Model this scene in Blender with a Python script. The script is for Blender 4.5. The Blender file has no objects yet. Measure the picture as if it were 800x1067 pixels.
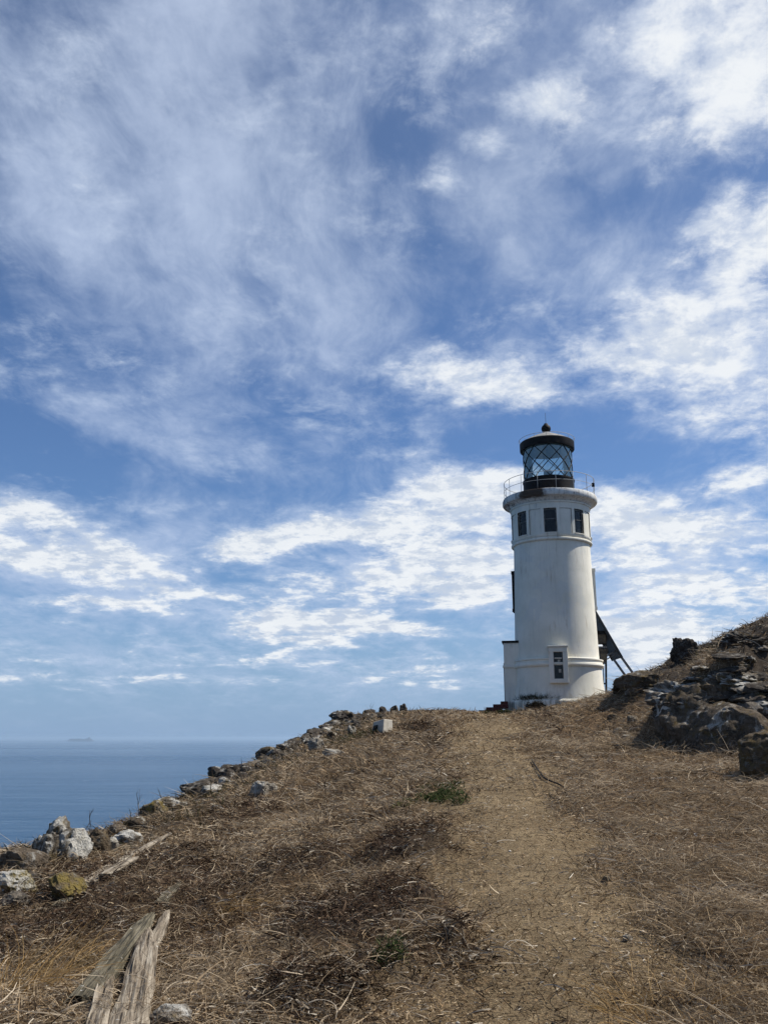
import bpy, bmesh, math, random
import numpy as np
from mathutils import Vector, Matrix, Euler, Quaternion

DENS = 1.0          # ground-cover density factor
scene = bpy.context.scene
COL = scene.collection
R = math.radians

# ------------------------------------------------------------------ camera
F = 930.0                       # focal length in photo pixels (photo 800 x 1067)
HOR = 769.0
PITCH = math.atan((HOR - 533.5) / F)
EYE = Vector((0.0, 0.0, 1.6))
SP, CP = math.sin(PITCH), math.cos(PITCH)

def ray(px, py):
    rx = (px - 400.0) / F
    ru = (533.5 - py) / F
    return Vector((rx, CP - ru * SP, SP + ru * CP))

def P(px, py, y):
    d = ray(px, py)
    return EYE + d * (y / d.y)

def azel(px, py):
    d = ray(px, py).normalized()
    return math.degrees(math.atan2(d.x, d.y)), math.degrees(math.asin(d.z))

cam_data = bpy.data.cameras.new("camera")
cam = bpy.data.objects.new("camera", cam_data)
COL.objects.link(cam)
cam.location = EYE
cam.rotation_euler = (math.pi / 2 + PITCH, 0, 0)
cam_data.sensor_fit = 'HORIZONTAL'
cam_data.sensor_width = 36.0
cam_data.lens = 36.0 * F / 800.0
cam_data.clip_start = 0.05
cam_data.clip_end = 200000.0
scene.camera = cam

# ------------------------------------------------------------------ numpy noise
_rng = np.random.RandomState(7)
_perm = _rng.permutation(256)
_perm = np.concatenate([_perm, _perm, _perm])
_ang = _rng.rand(256) * 2 * np.pi
_gx, _gy = np.cos(_ang), np.sin(_ang)
_val = _rng.rand(256)

def perlin(x, y):
    xi = np.floor(x).astype(np.int64); yi = np.floor(y).astype(np.int64)
    xf = x - xi; yf = y - yi
    u = xf * xf * xf * (xf * (xf * 6 - 15) + 10)
    v = yf * yf * yf * (yf * (yf * 6 - 15) + 10)
    X = xi & 255; Y = yi & 255
    def g(ix, iy, dx, dy):
        h = _perm[(_perm[ix & 255] + iy) & 511] & 255
        return _gx[h] * dx + _gy[h] * dy
    a = g(X, Y, xf, yf); b = g(X + 1, Y, xf - 1, yf)
    c = g(X, Y + 1, xf, yf - 1); d = g(X + 1, Y + 1, xf - 1, yf - 1)
    return ((a + u * (b - a)) * (1 - v) + (c + u * (d - c)) * v) * 1.4

def fbm(x, y, octv=4, gain=0.5, lac=2.03):
    s = np.zeros_like(x, dtype=float); a = 1.0; n = 0.0
    for i in range(octv):
        s += a * perlin(x + 17.3 * i, y - 9.1 * i); n += a
        a *= gain; x = x * lac; y = y * lac
    return s / n

def sstep(a, b, x):
    t = np.clip((x - a) / (b - a), 0, 1)
    return t * t * (3 - 2 * t)

# ------------------------------------------------------------------ terrain
def pathz(y):
    return 0.117 * y - 0.00122 * y * y

ctrl = []
def cp(px, py, y):
    p = P(px, py, y); ctrl.append((p.x, p.y, p.z))
for (px, py, y) in [
    (0, 890, 9.0), (60, 882, 10.5), (130, 862, 12.5), (200, 828, 16), (260, 800, 20), (330, 766, 26), (370, 748, 31),
    (0, 1067, 4.2), (800, 1067, 4.1), (800, 900, 7.0), (740, 797, 12.5), (660, 765, 19), (618, 746, 28), (575, 744, 25), (640, 730, 25), (690, 708, 21),
    (700, 768, 16.0), (800, 806, 11.0), (700, 695, 22), (655, 714, 25), (628, 724, 31), (560, 742, 34), (600, 738, 33.5), (520, 742, 34),
    (760, 674, 21), (800, 653, 20), (900, 605, 20), (740, 732, 17), (800, 735, 14.5),
    (100, 975, 6.3), (230, 890, 9.6), (300, 840, 13.0), (640, 850, 9.3), (300, 990, 5.6)]:
    cp(px, py, y)
for y in (3.0, 4.5, 6, 8, 10, 13, 17, 22, 28, 35):
    px = np.interp(y, [4, 5, 7, 10, 15, 25, 36], [555, 560, 545, 515, 503, 500, 505])
    x = (px - 400) / F * y
    ctrl.append((x, y, pathz(y)))
ctrl += [(7.5, 38.7, 2.60), (4.5, 38, 2.56), (10.5, 38.5, 2.9), (1.0, 38, 2.45), (7.5, 48, 2.45), (1, 48, 1.5), (14, 46, 3.4),
         (0.3, -5, -0.7), (-5, -5, -1.1), (6, -5, -0.5), (14, 4, 1.2), (14, 12, 3.4), (16, 22, 6.5), (22, 30, 7.5), (24, 10, 5.0), (24, -3, 2.0), (-6, 2, -0.2)]
ctrl = np.array(ctrl)
def _tps_fit(c, lam=0.02):
    n = len(c)
    d2 = ((c[:, None, :2] - c[None, :, :2]) ** 2).sum(-1)
    K = 0.5 * d2 * np.log(d2 + 1e-9) + lam * np.eye(n)
    Pm = np.c_[np.ones(n), c[:, :2]]
    A = np.zeros((n + 3, n + 3)); A[:n, :n] = K; A[:n, n:] = Pm; A[n:, :n] = Pm.T
    return np.linalg.solve(A, np.r_[c[:, 2], 0, 0, 0])
_w = _tps_fit(ctrl)
def tps(x, y):
    x = np.asarray(x, float); y = np.asarray(y, float)
    s = _w[-3] + _w[-2] * x + _w[-1] * y
    for (cx, cy, cz), w in zip(ctrl, _w[:-3]):
        d2 = (x - cx) ** 2 + (y - cy) ** 2
        s = s + w * 0.5 * d2 * np.log(d2 + 1e-9)
    return s

BUMPS = []
for (px, py, y, rx_, ry_, hb) in [(735, 770, 15.0, 1.15, 1.2, 0.62), (800, 760, 14.6, 1.5, 1.3, 0.5), (676, 735, 21.6, 1.0, 1.3, 0.12), (690, 752, 18.6, .9, 1.0, .2), (760, 720, 18.0, 1.6, 0.9, .10)]:
    q_ = P(px, py, y); BUMPS.append((q_.x, q_.y, rx_, ry_, hb))
RIM = [(-4.6, -6), (-4.3, 4)]
for (px, py, y) in [(0, 890, 9.0), (60, 882, 10.5), (130, 862, 12.5), (200, 828, 16), (260, 800, 20), (330, 766, 26), (372, 748, 31)]:
    RIM.append((P(px, py, y).x, y))
RIM += [(-0.3, 37), (1.5, 45), (4, 54)]
RIM = np.array(RIM)
def rimx(y):
    return np.interp(y, RIM[:, 1], RIM[:, 0])

# trail centre line (world) and half width
TR = []
for (px, py, y) in [(548, 1067, 3.0), (552, 1067, 4.1), (553, 1000, 5.0), (548, 930, 6.3), (533, 880, 8.0), (515, 830, 10.8), (505, 790, 15), (502, 760, 22), (505, 745, 32)]:
    TR.append(((px - 400) / F * y * 1.02, y))
TR += [(4.6, 37.5), (4.8, 44)]
TR = np.array(TR)
def trail_d(x, y):
    cx = np.interp(y, TR[:, 1], TR[:, 0])
    return np.abs(x - cx)
def trail_m(x, y):
    n = fbm(np.asarray(x) * 1.1 + 5, np.asarray(y) * 0.8, 3)
    hw = np.interp(y, [3, 6, 12, 25, 36], [0.58, 0.60, 0.62, 0.9, 1.2])
    return 1 - sstep(hw * 0.55, hw * 1.55, trail_d(x, y) + n * 0.8)

# darker mats of dead vegetation (centre pixel, distance guessed on the ground later) -> world ellipses
MATS = []
def mats_m(x, y):
    m = np.zeros_like(x)
    for (cx, cy, rx, ry, w) in MATS:
        d = np.sqrt(((x - cx) / rx) ** 2 + ((y - cy) / ry) ** 2)
        d = d + 0.45 * fbm(x * 2.3 + cx * 7, y * 2.3, 3)
        m = np.maximum(m, w * (1 - sstep(0.6, 1.15, d)))
    return m

def base_h(x, y):
    z = tps(x, y)
    t = np.maximum(rimx(y) - x, 0)
    z = z - (t * t / (t + 0.9)) * 0.95 - 0.1 * t
    t2 = np.maximum(y - 47, 0)
    z = z - t2 * t2 / (t2 + 6) * 0.6
    t3 = np.maximum(x - 22, 0)
    z = z - t3 * 0.5
    t4 = np.maximum(-4 - y, 0)
    z = z - t4 * t4 / (t4 + 4) * 0.5
    return np.maximum(z, -60)

def height(x, y):
    x = np.asarray(x, float); y = np.asarray(y, float)
    z = base_h(x, y)
    tm = trail_m(x, y)
    rough = 1 - 0.75 * tm
    z = z + rough * (0.055 * fbm(x * 0.9, y * 0.9, 3) + 0.035 * fbm(x * 3.1 + 3, y * 3.1, 3) + 0.012 * fbm(x * 11, y * 11, 2))
    right = sstep(0.9, 2.2, x - np.interp(y, TR[:, 1], TR[:, 0]))
    z = z + right * (0.06 * fbm(x * 1.7 + 40, y * 1.7, 3) + 0.03 * fbm(x * 5 + 40, y * 5, 2))
    z = z - 0.05 * tm
    if MATS:
        z = z + mats_m(x, y) * (0.09 + 0.07 * fbm(x * 6, y * 6, 2))
    # crags on the rocky right slope
    rocky = sstep(3.6, 5.2, x - 0.10 * y) * sstep(9, 14, y) * (1 - sstep(36, 42, y))
    z = z + rocky * (0.14 * fbm(x * 0.8 + 9, y * 0.8, 4) + 0.08 * np.abs(fbm(x * 2.2, y * 2.2 + 7, 3)) - 0.05)
    ter = z * 3.4 + 0.8 * fbm(x * 0.8 + 3, y * 0.8, 3)
    fr_ = ter - np.floor(ter)
    z = z + rocky * 0.10 * (np.where(fr_ > 0.15, (1 - fr_), fr_ * 5.6) - 0.45)
    for (bx, by, rx_, ry_, hb) in BUMPS:
        d = np.sqrt(((x - bx) / rx_) ** 2 + ((y - by) / ry_) ** 2) + 0.28 * fbm(x * 1.1 + bx, y * 1.1, 4)
        z = z + hb * (1 - sstep(0.62, 1.05, d))
    rimrock = 1 - sstep(0.2, 1.3, np.abs(x - rimx(y) - 0.2))
    z = z + rimrock * sstep(7, 10, y) * 0.10 * fbm(x * 2.0, y * 2.0 + 31, 3)
    return z

def h1(x, y):
    return float(height(np.array([x]), np.array([y]))[0])

_ys = np.concatenate([np.arange(3.4, 12, 0.05), np.arange(12, 46, 0.1)])
def G(px, py):
    """the point of the ground seen at a photo pixel (None above the skyline)"""
    d = ray(px, py)
    t = _ys / d.y
    x = d.x * t; z = 1.6 + d.z * t
    g = height(x, _ys)
    k = np.nonzero(g >= z)[0]
    if len(k) == 0:
        return None
    i = k[0]
    return Vector((x[i], _ys[i], g[i]))

_m = []
for (px, py, wpx, hpx, w) in [(432, 884, 54, 17, 1.0), (375, 960, 78, 28, 1.0), (310, 905, 40, 11, .7), (330, 1040, 56, 22, .75), (130, 925, 90, 22, .7),
                              (60, 985, 60, 25, .8), (250, 850, 40, 10, .6), (215, 940, 60, 16, .6), (395, 1020, 45, 20, .6), (475, 975, 14, 8, .7), (470, 770, 30, 6, .4), (180, 900, 45, 12, .6), (560, 743, 12, 4, .6)]:
    g = G(px, py); g2 = G(px, py - hpx); dep = g.y
    _m.append((g.x, g.y, 1.15 * wpx / F * dep, max(0.20, abs((g2.y if g2 else g.y * 1.15) - g.y)), w))
MATS = _m

# ------------------------------------------------------------------ node helpers
def new_mat(name):
    m = bpy.data.materials.new(name); m.use_nodes = True
    nt = m.node_tree; nt.nodes.clear()
    return m, nt

class N:
    """tiny wrapper: numbers and sockets with arithmetic"""
    def __init__(s, nt, sock): s.nt, s.s = nt, sock
    def _op(s, op, *o, clamp=False):
        n = s.nt.nodes.new('ShaderNodeMath'); n.operation = op; n.use_clamp = clamp
        for i, v in enumerate((s,) + o):
            if isinstance(v, N): s.nt.links.new(v.s, n.inputs[i])
            else: n.inputs[i].default_value = v
        return N(s.nt, n.outputs[0])
    def __add__(s, o): return s._op('ADD', o)
    __radd__ = __add__
    def __sub__(s, o): return s._op('SUBTRACT', o)
    def __rsub__(s, o): return (s * -1.0) + o
    def __mul__(s, o): return s._op('MULTIPLY', o)
    __rmul__ = __mul__
    def __truediv__(s, o): return s._op('DIVIDE', o)
    def max(s, o): return s._op('MAXIMUM', o)
    def min(s, o): return s._op('MINIMUM', o)
    def pow(s, o): return s._op('POWER', o)
    def abs(s): return s._op('ABSOLUTE')
    def clamp(s): return s._op('ADD', 0.0, clamp=True)

def link(nt, a, b):
    nt.links.new(a.s if isinstance(a, N) else a, b)
def setin(nt, node, key, v):
    if isinstance(v, N): nt.links.new(v.s, node.inputs[key])
    elif hasattr(v, 'is_output'): nt.links.new(v, node.inputs[key])
    else: node.inputs[key].default_value = v
def noise(nt, vec, scale, detail=4, rough=0.55, dist=0.0, out='Fac', dim='3D'):
    n = nt.nodes.new('ShaderNodeTexNoise'); n.noise_dimensions = dim
    if vec is not None: setin(nt, n, 'Vector', vec)
    setin(nt, n, 'Scale', scale); n.inputs['Detail'].default_value = detail
    n.inputs['Roughness'].default_value = rough; n.inputs['Distortion'].default_value = dist
    return N(nt, n.outputs[out])
def voronoi(nt, vec, scale, feature='F1', out='Distance'):
    n = nt.nodes.new('ShaderNodeTexVoronoi'); n.feature = feature
    if vec is not None: setin(nt, n, 'Vector', vec)
    n.inputs['Scale'].default_value = scale
    return N(nt, n.outputs[out])
def ss(nt, a, b, x, lo=0.0, hi=1.0, typ='SMOOTHSTEP'):
    n = nt.nodes.new('ShaderNodeMapRange'); n.interpolation_type = typ
    setin(nt, n, 'Value', x); setin(nt, n, 'From Min', a); setin(nt, n, 'From Max', b)
    n.inputs['To Min'].default_value = lo; n.inputs['To Max'].default_value = hi
    return N(nt, n.outputs[0])
def ramp(nt, fac, stops):
    n = nt.nodes.new('ShaderNodeValToRGB')
    el = n.color_ramp.elements
    while len(el) < len(stops): el.new(0.5)
    for e, (p, c) in zip(el, stops):
        e.position = p; e.color = (*c, 1)
    setin(nt, n, 'Fac', fac)
    return N(nt, n.outputs['Color'])
def mix(nt, fac, a, b, typ='MIX'):
    n = nt.nodes.new('ShaderNodeMix'); n.data_type = 'RGBA'; n.blend_type = typ
    setin(nt, n, 0, fac)
    for i, v in ((6, a), (7, b)):
        if isinstance(v, N): nt.links.new(v.s, n.inputs[i])
        else: n.inputs[i].default_value = (*v, 1)
    return N(nt, n.outputs[2])
def coords(nt, kind='Object'):
    n = nt.nodes.new('ShaderNodeTexCoord'); return N(nt, n.outputs[kind])
def geo(nt, out):
    n = nt.nodes.new('ShaderNodeNewGeometry'); return N(nt, n.outputs[out])
def attr(nt, name, out='Fac'):
    n = nt.nodes.new('ShaderNodeAttribute'); n.attribute_name = name; return N(nt, n.outputs[out])
def sep(nt, v):
    n = nt.nodes.new('ShaderNodeSeparateXYZ'); setin(nt, n, 0, v)
    return [N(nt, n.outputs[i]) for i in range(3)]
def comb(nt, x, y, z):
    n = nt.nodes.new('ShaderNodeCombineXYZ')
    for i, v in enumerate((x, y, z)): setin(nt, n, i, v)
    return N(nt, n.outputs[0])
def vmath(nt, op, a, b=None):
    n = nt.nodes.new('ShaderNodeVectorMath'); n.operation = op
    setin(nt, n, 0, a)
    if b is not None:
        if isinstance(b, tuple): n.inputs[1].default_value = b
        else: setin(nt, n, 1, b)
    return N(nt, n.outputs[1 if op in ('LENGTH', 'DOT_PRODUCT', 'DISTANCE') else 0])
def mapping(nt, v, loc=(0, 0, 0), rot=(0, 0, 0), scale=(1, 1, 1), typ='POINT'):
    n = nt.nodes.new('ShaderNodeMapping'); n.vector_type = typ
    setin(nt, n, 'Vector', v)
    n.inputs['Location'].default_value = loc; n.inputs['Rotation'].default_value = rot; n.inputs['Scale'].default_value = scale
    return N(nt, n.outputs[0])
def bump(nt, h, strength=0.5, dist=0.02):
    n = nt.nodes.new('ShaderNodeBump'); n.inputs['Strength'].default_value = strength; n.inputs['Distance'].default_value = dist
    setin(nt, n, 'Height', h); return N(nt, n.outputs[0])
def princ(nt, color, rough=0.8, spec=0.3, metal=0.0, normal=None):
    b = nt.nodes.new('ShaderNodeBsdfPrincipled')
    if isinstance(color, N): nt.links.new(color.s, b.inputs['Base Color'])
    else: b.inputs['Base Color'].default_value = (*color, 1)
    setin(nt, b, 'Roughness', rough); b.inputs['Specular IOR Level'].default_value = spec
    setin(nt, b, 'Metallic', metal)
    if normal is not None: setin(nt, b, 'Normal', normal)
    return b
def output(nt, shader):
    o = nt.nodes.new('ShaderNodeOutputMaterial'); nt.links.new(shader.outputs[0] if hasattr(shader, 'outputs') else shader, o.inputs['Surface'])

# ------------------------------------------------------------------ sun and sky
SUN_AZ, SUN_EL = 79.0, 52.0       # degrees, azimuth clockwise from the view direction (+Y)
sun_data = bpy.data.lights.new("sun", 'SUN'); sun_data.energy = 5.0; sun_data.angle = R(0.53)
sun_data.color = (1.0, 0.95, 0.86)
sun = bpy.data.objects.new("sun", sun_data); COL.objects.link(sun)
sd = Vector((math.sin(R(SUN_AZ)) * math.cos(R(SUN_EL)), math.cos(R(SUN_AZ)) * math.cos(R(SUN_EL)), math.sin(R(SUN_EL))))
sun.rotation_euler = (-sd).to_track_quat('-Z', 'Y').to_euler()
sun.location = sd * 60

world = bpy.data.worlds.new("World"); scene.world = world
world.use_nodes = True
world.cycles.sampling_method = 'MANUAL'; world.cycles.sample_map_resolution = 512
nt = world.node_tree; nt.nodes.clear()

def build_sky(nt):
    sky = nt.nodes.new('ShaderNodeTexSky'); sky.sky_type = 'NISHITA'; sky.sun_disc = False
    sky.sun_elevation = R(SUN_EL); sky.sun_rotation = R(SUN_AZ)
    sky.altitude = 80; sky.air_density = 1.0; sky.dust_density = 0.6; sky.ozone_density = 2.0
    skyc = N(nt, sky.outputs[0])
    d = coords(nt, 'Generated')
    x, y, z = sep(nt, d)
    zc = z.max(0.0)
    # azimuth / elevation in degrees
    a = x._op('ARCTAN2', y) * 57.29578
    e = zc.min(1.0)._op('ARCSINE') * 57.29578
    # cloud-deck coordinates
    q = comb(nt, x / (zc + 0.21), y / (zc + 0.21), 0.0)
    ae = comb(nt, a, e, 0.0)
    wv = noise(nt, q, 1.6, 3, 0.55, out='Color')
    wv2 = noise(nt, q, 6.0, 2, 0.5, out='Color')
    warp = vmath(nt, 'SUBTRACT', wv, (0.5, 0.5, 0.5))
    warp2 = vmath(nt, 'SUBTRACT', wv2, (0.5, 0.5, 0.5))
    wsc = ss(nt, 4.0, 26.0, e, 0.28, 1.0)
    wsum = vmath(nt, 'ADD', vmath(nt, 'MULTIPLY', warp, (9.0, 6.0, 0.0)), vmath(nt, 'MULTIPLY', warp2, (3.5, 2.5, 0.0)))
    vs_ = nt.nodes.new('ShaderNodeVectorMath'); vs_.operation = 'SCALE'; nt.links.new(wsum.s, vs_.inputs[0]); nt.links.new(wsc.s, vs_.inputs['Scale'])
    aw = vmath(nt, 'ADD', ae, N(nt, vs_.outputs[0]))
    qw = vmath(nt, 'ADD', q, vmath(nt, 'MULTIPLY', warp, (0.25, 0.25, 0.0)))
    def blobs(lst):
        tot = None
        for (px, py, rx, ry, ang, w) in lst:
            a0, e0 = azel(px, py)
            k = 57.3 / F
            m = mapping(nt, aw, (a0, e0, 0), (0, 0, R(ang)), (rx * k * 1.5, ry * k * 1.5, 1), 'TEXTURE')
            L = vmath(nt, 'LENGTH', m)
            g = ss(nt, 0.0, 1.0, L, w, 0.0, 'SMOOTHERSTEP')
            tot = g if tot is None else tot + g
        return tot
    gap = blobs(GAP); cum = blobs(CUM) - gap * 0.7; veil = blobs(VEIL) - gap * 0.7
    # --- veil of cirrus: streaky and soft
    st = mapping(nt, qw, (0, 0, 0), (0, 0, R(18)), (1.5, 0.5, 1.0))
    v1 = noise(nt, st, 2.0, 6, 0.55, 0.3)
    v2 = noise(nt, mapping(nt, qw, (3, 1, 0), (0, 0, R(-20)), (1.3, 0.7, 1)), 7.0, 7, 0.66, 0.25)
    v3 = noise(nt, mapping(nt, qw, (8, 4, 0), (0, 0, R(10)), (1.0, 0.8, 1)), 20.0, 5, 0.62, 0.2)
    vd = (v1 * 0.52 + v2 * 0.36 + v3 * 0.12 - 0.5) * 1.5 + 0.5
    vd = (vd - 0.5) * 1.3 + 0.5
    veil_f = ss(nt, 0.27, 0.94, vd + (veil.min(1.1) - 0.56) * 0.28)
    # --- cumulus / altocumulus flecks
    c1 = noise(nt, qw, 4.2, 8, 0.58, 0.2)
    c2 = noise(nt, mapping(nt, q, (5, 2, 0)), 16.0, 8, 0.68, 0.2)
    lowe = ss(nt, 6.0, 24.0, e)
    cd = (c1 * (0.72 - lowe * 0.20) + c2 * (0.28 + lowe * 0.20) - 0.5) * 1.7 + 0.5
    cdens = cd + (cum.min(1.15) - 0.66) * 0.40
    cum_f = ss(nt, 0.44 - lowe * 0.02, 0.64 + lowe * 0.16, cdens)
    thick = ss(nt, 0.56, 0.86, cdens)
    # sun-side shading of the puffs: density sampled a step towards the sun
    sx_, sy_ = math.sin(R(SUN_AZ)), math.cos(R(SUN_AZ))
    c2s = noise(nt, mapping(nt, q, (5 + sx_ * 0.035, 2 + sy_ * 0.035 + 0.02, 0)), 16.0, 6, 0.68, 0.2)
    c1s = noise(nt, mapping(nt, qw, (sx_ * 0.08, sy_ * 0.08 + 0.04, 0)), 4.2, 5, 0.62, 0.2)
    lit = ss(nt, -0.10, 0.10, (c1 - c1s) * 0.7 + (c2 - c2s) * 0.6)
    dsun = vmath(nt, 'DOT_PRODUCT', d, tuple(sd))
    glow = ss(nt, 0.1, 1.0, dsun)
    white = mix(nt, lit, (5.2, 6.0, 7.3), (8.6, 8.9, 9.2))
    white = mix(nt, thick * 0.2, white, (6.2, 6.8, 7.6))
    white = mix(nt, glow * 0.5, white, (9.0, 9.2, 9.4))
    vcol = mix(nt, glow, (4.9, 5.9, 7.9), (5.9, 6.7, 8.2))
    tint = mix(nt, ss(nt, 20.0, 38.0, e), SKYTINT, (0.80, 0.88, 1.0))
    blue = mix(nt, 1.0, skyc, tint, 'MULTIPLY')
    lowhaze = ss(nt, 0.0, 11.0, e, 0.8, 0.0)
    base = mix(nt, lowhaze, blue, (2.5, 3.9, 6.2))
    c = mix(nt, veil_f * 0.80 * ss(nt, 0.0, 5.0, e, 0.15, 1.0), base, vcol)
    fade = ss(nt, 0.3, 4.6, e, 0.06, 1.0)
    halo = ss(nt, 0.20, 0.70, cdens + (v3 - 0.5) * 0.35)
    c = mix(nt, halo * fade * 0.66, c, mix(nt, glow, (5.6, 6.6, 8.3), (6.9, 7.6, 8.8)))
    c = mix(nt, cum_f * fade * 0.97, c, white)
    below = ss(nt, -2.0, 0.0, z * 57.3)
    c = mix(nt, below, (2.6, 3.4, 4.6), c)
    bg = nt.nodes.new('ShaderNodeBackground'); bg.inputs['Strength'].default_value = 0.086
    nt.links.new(c.s, bg.inputs['Color'])
    out = nt.nodes.new('ShaderNodeOutputWorld'); nt.links.new(bg.outputs[0], out.inputs['Surface'])

SKYTINT = (0.64, 0.81, 1.04)
CUM = [(90, 628, 150, 10, -2, .7), (250, 690, 240, 9, 1, .72), (120, 708, 180, 7, 0, .62), (440, 700, 120, 8, 2, .7), (420, 655, 110, 9, 0, .7), (720, 45, 150, 80, 10, .85), (790, 95, 70, 55, 0, .65), (575, 108, 46, 32, 0, 1.05), (520, 155, 30, 18, 0, .85), (467, 185, 24, 30, 20, .95), (500, 20, 90, 50, 0, .62),
       (785, 238, 60, 36, 25, 1.0), (735, 215, 40, 18, 30, .75), (740, 335, 130, 55, 14, 1.0), (600, 368, 130, 40, 10, .9), (480, 395, 90, 28, -8, 1.0),
       (770, 410, 110, 50, 0, .8), (690, 270, 80, 22, 25, .65), (430, 535, 170, 50, 5, 1.0), (510, 505, 90, 32, 5, .8), (310, 560, 100, 16, 0, .7), (100, 582, 160, 34, -8, 1.05),
       (20, 540, 90, 36, -10, .9), (255, 572, 60, 15, 0, .9), (310, 655, 130, 24, 2, .95), (400, 612, 170, 34, 3, .9), (490, 590, 80, 44, 0, .7), (700, 552, 140, 42, 8, 1.05),
       (775, 485, 55, 20, 10, .9), (645, 530, 55, 34, 0, .9), (720, 640, 160, 60, 5, .95), (480, 715, 60, 12, 0, .7), (640, 680, 90, 40, 0, .7),
       (95, 205, 60, 34, -30, .5), (450, 90, 50, 40, 0, .45)]
GAP = [(230, 490, 260, 26, -4, .55), (30, 470, 120, 30, 0, .4), (690, 472, 110, 36, 5, .7), (560, 450, 90, 26, 0, .5), (470, 320, 80, 50, 15, .35), (600, 195, 170, 70, 10, .25), (440, 130, 50, 60, 0, .3), (230, 605, 60, 9, 0, .5)]
VEIL = [(620, 200, 230, 110, 10, .42), (220, 170, 190, 260, -10, .9), (80, 100, 190, 140, 0, .6), (330, 330, 130, 180, 15, .9), (60, 210, 100, 60, -20, .7), (430, 190, 150, 50, 0, .35),
        (330, 40, 220, 80, 0, .7), (180, 450, 190, 50, -15, .65), (560, 250, 180, 50, -20, .5), (120, 640, 260, 60, 0, .65), (300, 720, 420, 40, 0, .5), (700, 620, 260, 110, 0, .7), (700, 350, 200, 110, 0, .7), (60, 560, 200, 80, 0, .6), (420, 550, 200, 80, 0, .6), (650, 60, 260, 120, 0, .6)]
build_sky(nt)

# ------------------------------------------------------------------ mesh helpers
def mesh_obj(name, verts, faces, mat=None, parent=None, smooth=False):
    me = bpy.data.meshes.new(name); me.from_pydata([tuple(v) for v in verts], [], faces); me.update()
    return mesh_link(name, me, mat, parent, smooth)
def mesh_link(name, me, mat=None, parent=None, smooth=False):
    o = bpy.data.objects.new(name, me); COL.objects.link(o)
    if mat: me.materials.append(mat)
    if parent is not None: o.parent = parent
    if smooth: me.polygons.foreach_set('use_smooth', [True] * len(me.polygons))
    return o
def fast_mesh(name, V, quads=None, tris=None, smooth=True, attrs=None):
    me = bpy.data.meshes.new(name)
    nq = 0 if quads is None else len(quads); ntq = 0 if tris is None else len(tris)
    me.vertices.add(len(V)); me.vertices.foreach_set('co', np.ascontiguousarray(V, np.float32).ravel())
    loops = []
    if nq: loops.append(np.asarray(quads, np.int32).ravel())
    if ntq: loops.append(np.asarray(tris, np.int32).ravel())
    L = np.concatenate(loops)
    me.loops.add(len(L)); me.loops.foreach_set('vertex_index', L)
    me.polygons.add(nq + ntq)
    st = np.concatenate([np.arange(nq) * 4, nq * 4 + np.arange(ntq) * 3]).astype(np.int32)
    me.polygons.foreach_set('loop_start', st)
    me.update(calc_edges=True)
    if smooth: me.polygons.foreach_set('use_smooth', np.ones(nq + ntq, bool))
    for k, v in (attrs or {}).items():
        a = me.attributes.new(k, 'FLOAT', 'POINT'); a.data.foreach_set('value', np.ascontiguousarray(v, np.float32))
    return me
def tag(o, label=None, cat=None, group=None, kind=None):
    if label: o['label'] = label
    if cat: o['category'] = cat
    if group: o['group'] = group
    if kind: o['kind'] = kind
    return o
def empty(name, loc, rz=0.0):
    o = bpy.data.objects.new(name, None); COL.objects.link(o)
    o.location = loc; o.rotation_euler = (0, 0, rz); o.empty_display_size = 0.3
    return o

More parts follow.
